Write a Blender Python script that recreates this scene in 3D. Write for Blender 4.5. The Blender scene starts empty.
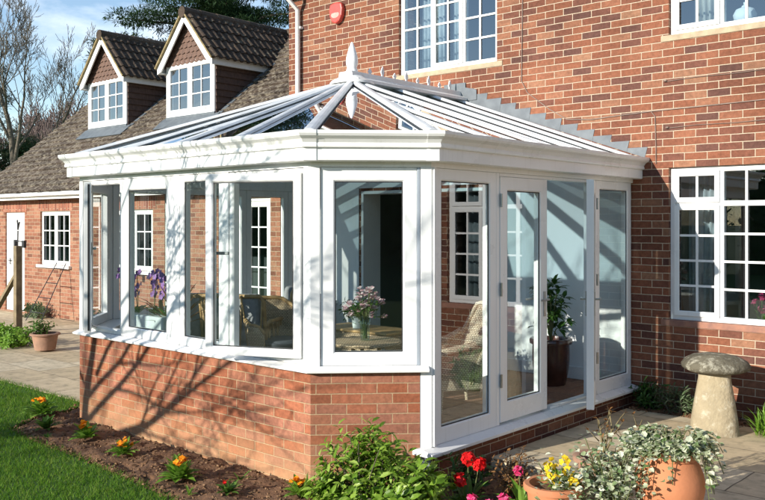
import bpy, math, random
from mathutils import Vector, Matrix, noise as mnoise

# ------------------------------------------------------------------ helpers
C = bpy.context.scene.collection
ORG = {}                      # world offset of every object that may become a parent
V = Vector
R = math.radians


def node_mat(name):
    m = bpy.data.materials.new(name)
    m.use_nodes = True
    nt = m.node_tree
    b = nt.nodes['Principled BSDF']
    return m, nt, nt.nodes, nt.links, b


def setin(n, k, v):
    if k in n.inputs:
        n.inputs[k].default_value = v


def c4(c):
    return (c[0], c[1], c[2], 1.0)


def ramp(N, stops, interp='LINEAR'):
    r = N.new('ShaderNodeValToRGB')
    r.color_ramp.interpolation = interp
    e = r.color_ramp.elements
    while len(e) < len(stops):
        e.new(0.5)
    for i, (p, c) in enumerate(stops):
        e[i].position = p
        e[i].color = c4(c) if not isinstance(c, float) else (c, c, c, 1)
    return r


def mixc(N, L, fac, a, b, blend='MIX'):
    m = N.new('ShaderNodeMix')
    m.data_type = 'RGBA'
    m.blend_type = blend
    for sock, val in ((m.inputs[0], fac), (m.inputs[6], a), (m.inputs[7], b)):
        if isinstance(val, (int, float)):
            sock.default_value = val
        elif isinstance(val, tuple):
            sock.default_value = c4(val)
        else:
            L.new(val, sock)
    return m.outputs[2]


def noise(N, L, vec, scale, detail=4, rough=.55):
    n = N.new('ShaderNodeTexNoise')
    n.inputs['Scale'].default_value = scale
    n.inputs['Detail'].default_value = detail
    n.inputs['Roughness'].default_value = rough
    if vec is not None:
        L.new(vec, n.inputs['Vector'])
    return n


def mathn(N, L, op, a, b=0.0):
    m = N.new('ShaderNodeMath')
    m.operation = op
    for s, v in ((m.inputs[0], a), (m.inputs[1], b)):
        if isinstance(v, (int, float)):
            s.default_value = v
        else:
            L.new(v, s)
    return m.outputs[0]


def bump(N, L, b, h, strength=.3, dist=.01):
    n = N.new('ShaderNodeBump')
    n.inputs['Strength'].default_value = strength
    n.inputs['Distance'].default_value = dist
    L.new(h, n.inputs['Height'])
    L.new(n.outputs[0], b.inputs['Normal'])


def uvv(N):
    return N.new('ShaderNodeUVMap').outputs[0]


def objv(N):
    g = N.new('ShaderNodeNewGeometry')
    return g.outputs['Position']


def simple(name, col, rough=.5, var=.12, scale=6., bmp=0., bscale=40., spec=.5, metal=0., col2=None, detail=4):
    """plain procedural surface: base colour with noise mottling"""
    m, nt, N, L, b = node_mat(name)
    p = objv(N)
    n = noise(N, L, p, scale, detail)
    c2 = col2 if col2 else tuple(x * (1 - var * 2) for x in col)
    rp = ramp(N, [(.32, c2), (.68, col)])
    L.new(n.outputs[0], rp.inputs[0])
    L.new(rp.outputs[0], b.inputs['Base Color'])
    setin(b, 'Roughness', rough)
    setin(b, 'Metallic', metal)
    setin(b, 'Specular IOR Level', spec)
    if bmp:
        n2 = noise(N, L, p, bscale, 5)
        bump(N, L, b, n2.outputs[0], bmp, .01)
    return m


def leafmat(name, cols, trans=.35, rough=.45, scale=9.):
    """leaf: colour varies leaf to leaf (random per island) with some translucency"""
    m, nt, N, L, b = node_mat(name)
    g = N.new('ShaderNodeNewGeometry')
    rp = ramp(N, [(i / max(1, len(cols) - 1), c) for i, c in enumerate(cols)])
    L.new(g.outputs['Random Per Island'], rp.inputs[0])
    L.new(rp.outputs[0], b.inputs['Base Color'])
    setin(b, 'Roughness', rough)
    setin(b, 'Specular IOR Level', .22)
    t = N.new('ShaderNodeBsdfTranslucent')
    L.new(rp.outputs[0], t.inputs['Color'])
    mx = N.new('ShaderNodeMixShader')
    mx.inputs[0].default_value = trans
    L.new(b.outputs[0], mx.inputs[1])
    L.new(t.outputs[0], mx.inputs[2])
    L.new(mx.outputs[0], N['Material Output'].inputs[0])
    return m


def brickmat(name, stops, mortar, bw=.225, rh=.075, ms=.0052, stain=.25, rot=False, soft=.25, dirt=None):
    m, nt, N, L, b = node_mat(name)
    uv = uvv(N)
    if rot:
        mp = N.new('ShaderNodeMapping')
        mp.inputs['Rotation'].default_value = (0, 0, R(90))
        L.new(uv, mp.inputs[0])
        uv = mp.outputs[0]
    # slightly wavy joints
    nw = noise(N, L, uv, 5, 2)
    wob = N.new('ShaderNodeVectorMath'); wob.operation = 'SCALE'
    L.new(nw.outputs['Color'], wob.inputs[0]); wob.inputs['Scale'].default_value = .008
    add = N.new('ShaderNodeVectorMath'); add.operation = 'ADD'
    L.new(uv, add.inputs[0]); L.new(wob.outputs[0], add.inputs[1])
    bt = N.new('ShaderNodeTexBrick')
    bt.offset = .5
    bt.inputs['Scale'].default_value = 1
    bt.inputs['Brick Width'].default_value = bw
    bt.inputs['Row Height'].default_value = rh
    bt.inputs['Mortar Size'].default_value = ms
    bt.inputs['Mortar Smooth'].default_value = soft
    bt.inputs['Bias'].default_value = 0
    bt.inputs['Color1'].default_value = (0, 0, 0, 1)
    bt.inputs['Color2'].default_value = (1, 1, 1, 1)
    bt.inputs['Mortar'].default_value = (.5, .5, .5, 1)
    L.new(add.outputs[0], bt.inputs['Vector'])
    rp = ramp(N, stops)
    L.new(bt.outputs['Color'], rp.inputs[0])
    n1 = noise(N, L, uv, 26, 6, .7)
    sp = ramp(N, [(.3, .62), (.7, 1.12)])
    L.new(n1.outputs[0], sp.inputs[0])
    col = mixc(N, L, 1.0, rp.outputs[0], sp.outputs[0], 'MULTIPLY')
    n3 = noise(N, L, uv, 1.3, 4)
    st = ramp(N, [(.35, 1 - stain), (.65, 1.0)])
    L.new(n3.outputs[0], st.inputs[0])
    col = mixc(N, L, 1.0, col, st.outputs[0], 'MULTIPLY')
    n4 = noise(N, L, uv, 60, 3)
    mr = ramp(N, [(.3, tuple(x * .7 for x in mortar)), (.7, mortar)])
    L.new(n4.outputs[0], mr.inputs[0])
    col = mixc(N, L, bt.outputs['Fac'], col, mr.outputs[0])
    if dirt:
        # lime bloom / splashes near the ground: pale patches low on the wall
        sx = N.new('ShaderNodeSeparateXYZ')
        L.new(uv, sx.inputs[0])
        mp2 = N.new('ShaderNodeMapRange')
        mp2.inputs['From Min'].default_value = .32
        mp2.inputs['From Max'].default_value = -.1
        L.new(sx.outputs[1], mp2.inputs[0])
        n5 = noise(N, L, uv, 4, 5)
        f = mathn(N, L, 'MULTIPLY', mp2.outputs[0], n5.outputs[0])
        f = mathn(N, L, 'MULTIPLY', f, .8)
        col = mixc(N, L, f, col, dirt)
    L.new(col, b.inputs['Base Color'])
    setin(b, 'Roughness', .88)
    setin(b, 'Specular IOR Level', .2)
    inv = mathn(N, L, 'SUBTRACT', 1.0, bt.outputs['Fac'])
    h = mathn(N, L, 'MULTIPLY', n1.outputs[0], .35)
    h = mathn(N, L, 'ADD', inv, h)
    bump(N, L, b, h, .8, .010)
    return m


def glassmat(name, tint=(.93, .97, .97), boost=2.0, base=.0):
    """glazing: clear unit whose front surface reflects like two panes; light passes through"""
    m, nt, N, L, b = node_mat(name)
    N.remove(b)
    tr = N.new('ShaderNodeBsdfTransparent')
    tr.inputs[0].default_value = c4(tint)
    gl = N.new('ShaderNodeBsdfGlossy')
    gl.inputs['Roughness'].default_value = .004
    gl.inputs['Color'].default_value = (.95, .97, 1, 1)
    fr = N.new('ShaderNodeFresnel')
    fr.inputs['IOR'].default_value = 1.5
    g = N.new('ShaderNodeNewGeometry')
    front = mathn(N, L, 'SUBTRACT', 1.0, g.outputs['Backfacing'])
    f = mathn(N, L, 'MULTIPLY', fr.outputs[0], boost)
    f = mathn(N, L, 'ADD', f, base)
    f = mathn(N, L, 'MINIMUM', f, .95)
    f = mathn(N, L, 'MULTIPLY', f, front)
    n = noise(N, L, objv(N), 1.1, 1)
    bp = N.new('ShaderNodeBump')
    bp.inputs['Strength'].default_value = .02
    bp.inputs['Distance'].default_value = .02
    L.new(n.outputs[0], bp.inputs['Height'])
    L.new(bp.outputs[0], gl.inputs['Normal'])
    mx = N.new('ShaderNodeMixShader')
    L.new(f, mx.inputs[0])
    L.new(tr.outputs[0], mx.inputs[1])
    L.new(gl.outputs[0], mx.inputs[2])
    L.new(mx.outputs[0], N['Material Output'].inputs[0])
    return m


class MB:
    """collects shapes; build() links them as ONE mesh object with metre UVs"""
    def __init__(s):
        s.v = []; s.f = []

    def add(s, vs, fs):
        o = len(s.v)
        s.v += [V(p) for p in vs]
        s.f += [tuple(i + o for i in q) for q in fs]
        return s

    def box(s, x0, x1, y0, y1, z0, z1):
        return s.add([(x0, y0, z0), (x1, y0, z0), (x1, y1, z0), (x0, y1, z0), (x0, y0, z1), (x1, y0, z1), (x1, y1, z1), (x0, y1, z1)],
                     [(0, 3, 2, 1), (4, 5, 6, 7), (0, 1, 5, 4), (1, 2, 6, 5), (2, 3, 7, 6), (3, 0, 4, 7)])

    def fadd(s, F, vs, fs):
        if F[1].cross(F[2]).dot(F[3]) < 0:
            fs = [tuple(reversed(q)) for q in fs]
        return s.add(vs, fs)

    def fbox(s, F, a0, a1, b0, b1, c0, c1):
        o, ax, ay, az = F
        P = lambda a, b, c: o + ax * a + ay * b + az * c
        return s.fadd(F, [P(a0, b0, c0), P(a1, b0, c0), P(a1, b1, c0), P(a0, b1, c0), P(a0, b0, c1), P(a1, b0, c1), P(a1, b1, c1), P(a0, b1, c1)],
                     [(0, 3, 2, 1), (4, 5, 6, 7), (0, 1, 5, 4), (1, 2, 6, 5), (2, 3, 7, 6), (3, 0, 4, 7)])

    def ring(s, F, a0, a1, b0, b1, t, c0, c1, tb=None, cham=0.012):
        """mitred rectangular frame, t wide (tb at the bottom), with a sloped inner bead"""
        o, ax, ay, az = F
        tb = t if tb is None else tb
        P = lambda a, b, c: o + ax * a + ay * b + az * c
        out = [(a0, b0), (a1, b0), (a1, b1), (a0, b1)]
        inn = [(a0 + t, b0 + tb), (a1 - t, b0 + tb), (a1 - t, b1 - t), (a0 + t, b1 - t)]
        k = cham
        bead = [(a0 + t - k, b0 + tb - k), (a1 - t + k, b0 + tb - k), (a1 - t + k, b1 - t + k), (a0 + t - k, b1 - t + k)]
        vs = [P(a, b, c0) for a, b in out] + [P(a, b, c1) for a, b in out] + [P(a, b, c1) for a, b in bead] + \
             [P(a, b, c1 - k) for a, b in inn] + [P(a, b, c0) for a, b in inn]
        fs = []
        for i in range(4):
            j = (i + 1) % 4
            fs += [(i, j, 4 + j, 4 + i), (4 + i, 4 + j, 8 + j, 8 + i), (8 + i, 8 + j, 12 + j, 12 + i), (12 + i, 12 + j, 16 + j, 16 + i), (16 + i, 16 + j, j, i)]
        return s.fadd(F, vs, fs)

    def tube(s, pts, rad, n=6, caps=True):
        pts = [V(p) for p in pts]
        if isinstance(rad, (int, float)):
            rad = [rad] * len(pts)
        base = len(s.v)
        prev = None
        for i, p in enumerate(pts):
            d = (pts[min(i + 1, len(pts) - 1)] - pts[max(i - 1, 0)])
            d = d.normalized() if d.length > 1e-9 else V((0, 0, 1))
            if prev is None:
                u = d.orthogonal().normalized()
            else:
                u = prev - d * prev.dot(d)
                u = u.normalized() if u.length > 1e-6 else d.orthogonal().normalized()
            prev = u
            w = d.cross(u)
            for k in range(n):
                a = 2 * math.pi * k / n
                s.v.append(p + (u * math.cos(a) + w * math.sin(a)) * rad[i])
        for i in range(len(pts) - 1):
            for k in range(n):
                a = base + i * n + k; b = base + i * n + (k + 1) % n
                s.f.append((a, b, b + n, a + n))
        if caps:
            s.f.append(tuple(base + k for k in reversed(range(n))))
            e = base + (len(pts) - 1) * n
            s.f.append(tuple(e + k for k in range(n)))
        return s

    def lathe(s, prof, c=(0, 0, 0), n=20, wob=0., seed=0, axis=None):
        rnd = random.Random(seed)
        base = len(s.v); c = V(c)
        ph = [rnd.uniform(0, 6.28) for _ in range(3)]
        for r, z in prof:
            for k in range(n):
                a = 2 * math.pi * k / n
                q = 1 + wob * (math.sin(a * 2 + ph[0] + z * 3) + .6 * math.sin(a * 3 + ph[1]) + .5 * math.sin(a * 5 + ph[2] + z * 9)) / 2
                s.v.append(c + V((math.cos(a) * r * q, math.sin(a) * r * q, z)))
        for i in range(len(prof) - 1):
            for k in range(n):
                a = base + i * n + k; b = base + i * n + (k + 1) % n
                s.f.append((a, b, b + n, a + n))
        s.f.append(tuple(base + k for k in reversed(range(n))))
        e = base + (len(prof) - 1) * n
        s.f.append(tuple(e + k for k in range(n)))
        return s

    def prism(s, poly, z0, z1):
        n = len(poly)
        area = sum(poly[i][0] * poly[(i + 1) % n][1] - poly[(i + 1) % n][0] * poly[i][1] for i in range(n))
        if area < 0:
            poly = list(reversed(poly))
        return s.add([(x, y, z0) for x, y in poly] + [(x, y, z1) for x, y in poly],
                     [tuple(reversed(range(n))), tuple(range(n, 2 * n))] + [(i, (i + 1) % n, n + (i + 1) % n, n + i) for i in range(n)])

    def fprism(s, F, poly, c0, c1):
        o, ax, ay, az = F
        n = len(poly)
        P = lambda q, c: o + ax * q[0] + ay * q[1] + az * c
        area = sum(poly[i][0] * poly[(i + 1) % n][1] - poly[(i + 1) % n][0] * poly[i][1] for i in range(n))
        if area < 0:
            poly = list(reversed(poly))
        return s.fadd(F, [P(q, c0) for q in poly] + [P(q, c1) for q in poly],
                     [tuple(reversed(range(n))), tuple(range(n, 2 * n))] + [(i, (i + 1) % n, n + (i + 1) % n, n + i) for i in range(n)])

    def slab(s, pts, t):
        """planar polygon thickened by t along its normal"""
        pts = [V(p) for p in pts]
        nrm = (pts[1] - pts[0]).cross(pts[2] - pts[0]).normalized()
        n = len(pts)
        return s.add([p - nrm * t for p in pts] + pts,
                     [tuple(reversed(range(n))), tuple(range(n, 2 * n))] + [(i, (i + 1) % n, n + (i + 1) % n, n + i) for i in range(n)])

    def leaf(s, p, d, up, L, w, bend=.25, segs=2):
        """pointed leaf blade from p along d"""
        d = d.normalized()
        side = d.cross(up)
        side = side.normalized() if side.length > 1e-5 else d.orthogonal().normalized()
        nn = side.cross(d)
        b = len(s.v)
        if segs == 1:
            s.v += [p, p + d * L * .5 + side * w * .5 + nn * bend * L * .15, p + d * L, p + d * L * .5 - side * w * .5 + nn * bend * L * .15]
            s.f.append((b, b + 1, b + 2, b + 3))
        else:
            m1 = p + d * L * .35; m2 = p + d * L * .72 - nn * bend * L * .15
            tip = p + d * L - nn * bend * L * .45
            up1 = nn * w * .12
            s.v += [p, m1 + side * w * .5 + up1, m1, m1 - side * w * .5 + up1, m2 + side * w * .36 + up1, m2, m2 - side * w * .36 + up1, tip]
            s.f += [(b, b + 1, b + 2), (b, b + 2, b + 3), (b + 1, b + 4, b + 5, b + 2), (b + 2, b + 5, b + 6, b + 3), (b + 4, b + 7, b + 5), (b + 5, b + 7, b + 6)]

    def build(s, name, mat, parent=None, smooth=False, bevel=0., off=None):
        me = bpy.data.meshes.new(name)
        org = ORG.get(parent.name, V((0, 0, 0))) if parent else (V(off) if off is not None else V((0, 0, 0)))
        me.from_pydata([tuple(p - org) for p in s.v], [], s.f)
        uv = me.uv_layers.new(name='UVMap')
        up = V((0, 0, 1))
        data = [0.0] * (2 * len(me.loops))
        me.update()
        for pl in me.polygons:
            n = pl.normal
            t = up.cross(n)
            if t.length < .02:
                t = V((1, 0, 0)); bb = V((0, 1, 0))
            else:
                t = t.normalized(); bb = n.cross(t)
            for li in pl.loop_indices:
                p = s.v[me.loops[li].vertex_index]
                data[2 * li] = p.dot(t); data[2 * li + 1] = p.dot(bb)
        uv.data.foreach_set('uv', data)
        if smooth:
            me.polygons.foreach_set('use_smooth', [True] * len(me.polygons))
        me.materials.append(mat)
        o = bpy.data.objects.new(name, me)
        C.objects.link(o)
        if parent:
            o.parent = parent
        else:
            o.location = org
        ORG[o.name] = org
        if smooth and smooth != 'all':
            md = o.modifiers.new('edges', 'EDGE_SPLIT')
            md.split_angle = R(45)
        if bevel:
            md = o.modifiers.new('soft edges', 'BEVEL')
            md.width = bevel; md.segments = 2; md.limit_method = 'ANGLE'; md.angle_limit = R(40)
            md.harden_normals = False
        return o


def tag(o, label, cat, group=None, kind=None):
    if label: o['label'] = label
    if cat: o['category'] = cat
    if group: o['group'] = group
    if kind: o['kind'] = kind
    return o


def thing(name, label, cat, loc=(0, 0, 0), group=None):
    o = bpy.data.objects.new(name, None)
    o.empty_display_size = .2
    C.objects.link(o)
    o.location = loc
    ORG[o.name] = V(loc)
    return tag(o, label, cat, group)


def dup(root, loc, rz, label, scale=1.0):
    r = root.copy(); C.objects.link(r)
    r.location = loc; r.rotation_euler = (0, 0, rz); r.scale = (scale,) * 3
    r['label'] = label
    for ch in list(root.children):
        c = ch.copy(); C.objects.link(c); c.parent = r
        for g in list(ch.children):
            d = g.copy(); C.objects.link(d); d.parent = c
    return r


def struct(name, mb, mat, **k):
    o = mb.build(name, mat, **k)
    o['kind'] = 'structure'
    return o


def frame(p, ax, az):
    return (V((p[0], p[1], p[2] if len(p) > 2 else 0)), V(ax), V((0, 0, 1)), V(az))


def offset_poly(pts, d):
    """offset an open polyline to its left by d, mitred"""
    out = []
    n = len(pts)
    for i in range(n):
        ns = []
        for a, b in ((i - 1, i), (i, i + 1)):
            if a < 0 or b >= n: continue
            dx, dy = pts[b][0] - pts[a][0], pts[b][1] - pts[a][1]
            l = math.hypot(dx, dy)
            ns.append((-dy / l, dx / l))
        if len(ns) == 1:
            out.append((pts[i][0] + ns[0][0] * d, pts[i][1] + ns[0][1] * d))
        else:
            mx, my = ns[0][0] + ns[1][0], ns[0][1] + ns[1][1]
            k = 2 / (mx * mx + my * my)
            out.append((pts[i][0] + mx * k * d, pts[i][1] + my * k * d))
    return out


def sweep(mb, pts, prof):
    """sweep a closed profile [(offset outward, z)] along the polyline"""
    rows = [[V((x, y, z)) for (x, y) in offset_poly(pts, o)] for o, z in prof]
    n, m = len(pts), len(prof)
    base = len(mb.v)
    for i in range(n):
        for j in range(m):
            mb.v.append(rows[j][i])
    for i in range(n - 1):
        for j in range(m):
            k = (j + 1) % m
            mb.f.append((base + i * m + j, base + i * m + k, base + (i + 1) * m + k, base + (i + 1) * m + j))
    mb.f.append(tuple(base + j for j in reversed(range(m))))
    mb.f.append(tuple(base + (n - 1) * m + j for j in range(m)))
    return mb


def wall_openings(mb, x0, x1, z0, z1, yf, t, ops, F=None):
    """wall slab in plane y=yf (front, facing -Y), t thick, with rectangular openings"""
    xs = sorted(set([x0, x1] + [v for o in ops for v in o[:2]]))
    zs = sorted(set([z0, z1] + [v for o in ops for v in o[2:]]))
    inside = lambda x, z: any(o[0] < x < o[1] and o[2] < z < o[3] for o in ops)
    for i in range(len(xs) - 1):
        for j in range(len(zs) - 1):
            a, b, c, d = xs[i], xs[i + 1], zs[j], zs[j + 1]
            if inside((a + b) / 2, (c + d) / 2): continue
            mb.add([(a, yf, c), (b, yf, c), (b, yf, d), (a, yf, d)], [(0, 1, 2, 3)])
            mb.add([(a, yf + t, c), (b, yf + t, c), (b, yf + t, d), (a, yf + t, d)], [(3, 2, 1, 0)])
    for a, b, c, d in ops:
        y0, y1 = yf, yf + t
        mb.add([(a, y0, c), (a, y1, c), (a, y1, d), (a, y0, d)], [(3, 2, 1, 0)])
        mb.add([(b, y0, c), (b, y1, c), (b, y1, d), (b, y0, d)], [(0, 1, 2, 3)])
        mb.add([(a, y0, d), (b, y0, d), (b, y1, d), (a, y1, d)], [(0, 1, 2, 3)])
        mb.add([(a, y0, c), (b, y0, c), (b, y1, c), (a, y1, c)], [(3, 2, 1, 0)])
    y0, y1 = yf, yf + t
    mb.add([(x0, y0, z0), (x0, y1, z0), (x0, y1, z1), (x0, y0, z1)], [(0, 1, 2, 3)])
    mb.add([(x1, y0, z0), (x1, y1, z0), (x1, y1, z1), (x1, y0, z1)], [(3, 2, 1, 0)])
    mb.add([(x0, y0, z1), (x1, y0, z1), (x1, y1, z1), (x0, y1, z1)], [(0, 1, 2, 3)])
    return mb


# ------------------------------------------------------------------ materials
M = {}
M['brick'] = brickmat('house brick', [(0, (.135, .064, .05)), (.18, (.19, .078, .054)), (.42, (.245, .092, .053)), (.65, (.285, .108, .06)), (.85, (.315, .13, .075)), (1, (.345, .175, .105))],
                      (.60, .48, .35), stain=.34, ms=.0048, soft=.4)
M['dwarf'] = brickmat('conservatory brick', [(0, (.30, .105, .055)), (.25, (.40, .135, .068)), (.5, (.43, .18, .11)), (.75, (.37, .155, .10)), (1, (.46, .185, .095))],
                      (.47, .32, .19), stain=.28, ms=.0044, dirt=(.55, .36, .18))
M['wingbrick'] = brickmat('wing brick', [(0, (.2, .085, .055)), (.3, (.30, .125, .075)), (.6, (.36, .16, .1)), (1, (.40, .21, .13))],
                          (.46, .35, .24), stain=.18)
M['soldier'] = brickmat('soldier course brick', [(0, (.24, .08, .055)), (.5, (.37, .13, .08)), (1, (.45, .2, .13))], (.5, .38, .27), rot=True)
def white_mat(name, a, b_, streak):
    m, nt, N, L, b = node_mat(name)
    p = objv(N)
    n = noise(N, L, p, 2.5, 5)
    rp = ramp(N, [(.35, b_), (.65, a)])
    L.new(n.outputs[0], rp.inputs[0])
    mp = N.new('ShaderNodeMapping'); mp.inputs['Scale'].default_value = (22, 22, 1.6)
    L.new(p, mp.inputs[0])
    n2 = noise(N, L, mp.outputs[0], 1, 4, .6)
    r2 = ramp(N, [(.56, 0.0), (.78, streak)])
    L.new(n2.outputs[0], r2.inputs[0])
    col = mixc(N, L, r2.outputs[0], rp.outputs[0], (.42, .41, .35))
    n3 = noise(N, L, p, 45, 6, .7)
    r3 = ramp(N, [(.62, 0.0), (.75, .25)])
    L.new(n3.outputs[0], r3.inputs[0])
    col = mixc(N, L, r3.outputs[0], col, (.5, .49, .43))
    L.new(col, b.inputs['Base Color'])
    r4 = ramp(N, [(.3, .22), (.7, .42)])
    L.new(n.outputs[0], r4.inputs[0])
    L.new(r4.outputs[0], b.inputs['Roughness'])
    bump(N, L, b, n.outputs[0], .06, .02)
    return m


M['white'] = white_mat('white window plastic', (.80, .80, .785), (.77, .77, .755), .16)
M['gutter'] = white_mat('white gutter plastic', (.80, .80, .78), (.74, .74, .715), .30)
M['cap'] = simple('white roof bar capping', (.70, .715, .72), .3, .05, 5, col2=(.55, .57, .58))
M['paint'] = simple('white painted wood', (.8, .795, .77), .45, .04, 4, bmp=.03)
M['grey'] = simple('shade grey', (.42, .47, .53), .35, .06, 4, metal=.3)  # shaded look of the corner post put into this colour
M['gasket'] = simple('black rubber gasket', (.02, .02, .022), .6, .1, 20)
M['steel'] = simple('brushed steel handle', (.48, .48, .48), .28, .1, 30, metal=.9)
M['lead'] = simple('weathered lead', (.135, .155, .17), .6, .18, 7, bmp=.15, bscale=14, col2=(.085, .10, .115))
M['glass'] = glassmat('window glass', (.955, .985, .98), 1.7, .0)
M['doorglass'] = glassmat('door glass', (.95, .985, .98), 2.2, .03)
M['roofglass'] = glassmat('blue solar roof glass', (.74, .88, .93), 2.6, .42)
M['houseglass'] = glassmat('house window glass', (.80, .86, .88), 3.0, .05)
M['plaster'] = simple('white painted plaster', (.76, .78, .78), .85, .02, 1.5, bmp=.05, bscale=30)
M['room'] = simple('shade dark room plaster', (.16, .15, .14), .9, .1, 1.2)  # gloom of the rooms put into a darkened plaster colour
M['hall'] = simple('shade dark hall wall', (.03, .03, .033), .9, .1, 1.2)  # near black colour stands in for the unlit depth of the hall
M['curtain'] = simple('cream curtain cloth', (.62, .60, .53), .9, .1, 8, bmp=.1)
M['lace'] = simple('grey patterned curtain cloth', (.55, .57, .57), .9, .12, 14, col2=(.38, .41, .43))
M['sillstone'] = simple('buff sill stone', (.46, .36, .24), .85, .16, 10, bmp=.25)
M['silltile'] = simple('red sill tile', (.36, .17, .11), .8, .18, 12, bmp=.25, col2=(.24, .12, .09))
M['hang'] = simple('brown hanging tiles', (.115, .066, .048), .85, .2, 16, bmp=.25, col2=(.07, .042, .033))
M['red'] = simple('red alarm plastic', (.56, .075, .06), .35, .08, 10)
M['cable'] = simple('grey cable sheath', (.27, .19, .15), .6, .2, 10)
M['bark'] = simple('grey brown bark', (.12, .095, .07), .9, .25, 12, bmp=.5, bscale=30)
M['barkpale'] = simple('pale winter bark', (.16, .135, .10), .9, .25, 12, bmp=.5, bscale=30)
M['twigred'] = simple('reddish winter twigs', (.20, .145, .13), .9, .2, 3)
M['terracotta'] = simple('terracotta pot clay', (.50, .195, .085), .8, .14, 5, bmp=.2, bscale=40, col2=(.42, .155, .07), detail=6)
M['oldclay'] = simple('weathered clay', (.36, .2, .13), .85, .2, 9, bmp=.3, col2=(.25, .15, .1))
M['glaze'] = simple('brown glazed pot', (.075, .03, .022), .18, .25, 6)
M['wood'] = simple('weathered post wood', (.26, .2, .115), .85, .2, 9, bmp=.4, bscale=24)
M['rattan'] = simple('honey rattan cane', (.56, .35, .15), .45, .2, 15)
M['cushion'] = simple('grey cushion cloth', (.33, .33, .34), .95, .1, 18, bmp=.2, bscale=80)
M['darkcushion'] = simple('dark blue grey cushion cloth', (.07, .08, .095), .95, .1, 18, bmp=.2, bscale=80)
M['palecushion'] = simple('cream cushion cloth', (.62, .57, .47), .95, .1, 18, bmp=.2, bscale=80)
M['zinc'] = simple('pale painted planter', (.55, .62, .62), .5, .08, 6)
M['floor'] = brickmat('terracotta floor tiles', [(0, (.24, .115, .075)), (.5, (.29, .15, .095)), (1, (.33, .175, .115))], (.24, .19, .15), .3, .3, .004, .2)
M['petalorange'] = leafmat('orange petals', [(.85, .25, .01), (.9, .33, .012), (.9, .42, .02)], .3)
M['petalyellow'] = leafmat('yellow petals', [(.88, .6, .02), (.9, .68, .05)], .3)
M['petalred'] = leafmat('red petals', [(.62, .01, .012), (.75, .02, .02)], .25)
M['petalpink'] = leafmat('pink petals', [(.62, .02, .13), (.75, .06, .2), (.7, .15, .3)], .3)
M['petalpurple'] = leafmat('purple petals', [(.30, .14, .42), (.42, .24, .55), (.30, .11, .34)], .3)
M['petalwhite'] = leafmat('white petals', [(.75, .74, .68), (.7, .5, .52), (.55, .25, .3)], .3)
M['leafmid'] = leafmat('mid green leaves', [(.045, .10, .015), (.075, .16, .025), (.11, .2, .035)], .3)
M['leafbush'] = leafmat('glossy bush leaves', [(.08, .16, .014), (.15, .27, .025), (.24, .38, .045), (.38, .50, .11)], .4, .35)
M['leafdark'] = leafmat('dark glossy leaves', [(.03, .08, .016), (.05, .12, .024), (.075, .16, .035)], .3, .3)
M['leafgrey'] = leafmat('grey green narrow leaves', [(.08, .13, .055), (.12, .17, .085), (.16, .2, .11)], .25)
M['leaffresh'] = leafmat('fresh green leaves', [(.10, .22, .02), (.17, .32, .035), (.24, .40, .07)], .35)
M['needle'] = leafmat('dark evergreen needles', [(.02, .045, .018), (.035, .07, .025), (.055, .095, .04)], .2)
M['deadleaf'] = leafmat('rust brown dead leaves', [(.16, .075, .025), (.26, .13, .045), (.2, .1, .04)], .25)
M['ivy'] = leafmat('variegated ivy leaves', [(.09, .17, .05), (.3, .36, .19), (.55, .58, .40), (.68, .69, .54), (.14, .22, .07)], .25)
M['stem'] = simple('green stems', (.12, .14, .045), .6, .15, 10)
M['rosestem'] = simple('brown green rose stems', (.20, .155, .07), .7, .2, 16)
M['lichenedge'] = simple('ochre mortar verge', (.30, .23, .11), .9, .25, 12, bmp=.3)
M['feeder'] = simple('dark iron', (.05, .05, .055), .5, .2, 20, metal=.5)


def tile_mat(name, cols, lich, amt):
    m, nt, N, L, b = node_mat(name)
    p = objv(N)
    n = noise(N, L, p, 2.2, 6, .65)
    rp = ramp(N, [(.3, cols[0]), (.55, cols[1]), (.75, cols[2])])
    L.new(n.outputs[0], rp.inputs[0])
    g = N.new('ShaderNodeNewGeometry')
    isl = ramp(N, [(0, .65), (1, 1.15)])
    L.new(g.outputs['Random Per Island'], isl.inputs[0])
    col = mixc(N, L, 1.0, rp.outputs[0], isl.outputs[0], 'MULTIPLY')
    n2 = noise(N, L, p, 11, 8, .75)
    r2 = ramp(N, [(.5 + amt, 0.0), (.62 + amt, .8)])
    L.new(n2.outputs[0], r2.inputs[0])
    col = mixc(N, L, r2.outputs[0], col, lich)
    L.new(col, b.inputs['Base Color'])
    setin(b, 'Roughness', .9)
    setin(b, 'Specular IOR Level', .25)
    n3 = noise(N, L, p, 30, 5)
    bump(N, L, b, n3.outputs[0], .6, .02)
    return m


M['tile'] = tile_mat('lichened roof tiles', [(.05, .036, .028), (.085, .062, .046), (.12, .092, .07)], (.30, .26, .195), -.02)
M['dtile'] = tile_mat('dark dormer tiles', [(.05, .037, .028), (.08, .056, .04), (.11, .078, .05)], (.26, .25, .19), .06)


def wicker_mat(name, c1, c2):
    m, nt, N, L, b = node_mat(name)
    tc = N.new('ShaderNodeTexCoord')
    uv = tc.outputs['UV']
    bt = N.new('ShaderNodeTexBrick')
    bt.offset = .5
    bt.inputs['Scale'].default_value = 1
    bt.inputs['Brick Width'].default_value = .026
    bt.inputs['Row Height'].default_value = .017
    bt.inputs['Mortar Size'].default_value = .003
    bt.inputs['Mortar Smooth'].default_value = .6
    bt.inputs['Color1'].default_value = c4(c1)
    bt.inputs['Color2'].default_value = c4(c2)
    bt.inputs['Mortar'].default_value = c4(tuple(x * .38 for x in c2))
    L.new(uv, bt.inputs['Vector'])
    L.new(bt.outputs['Color'], b.inputs['Base Color'])
    setin(b, 'Roughness', .6)
    inv = mathn(N, L, 'SUBTRACT', 1.0, bt.outputs['Fac'])
    bump(N, L, b, inv, .8, .01)
    return m


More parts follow.
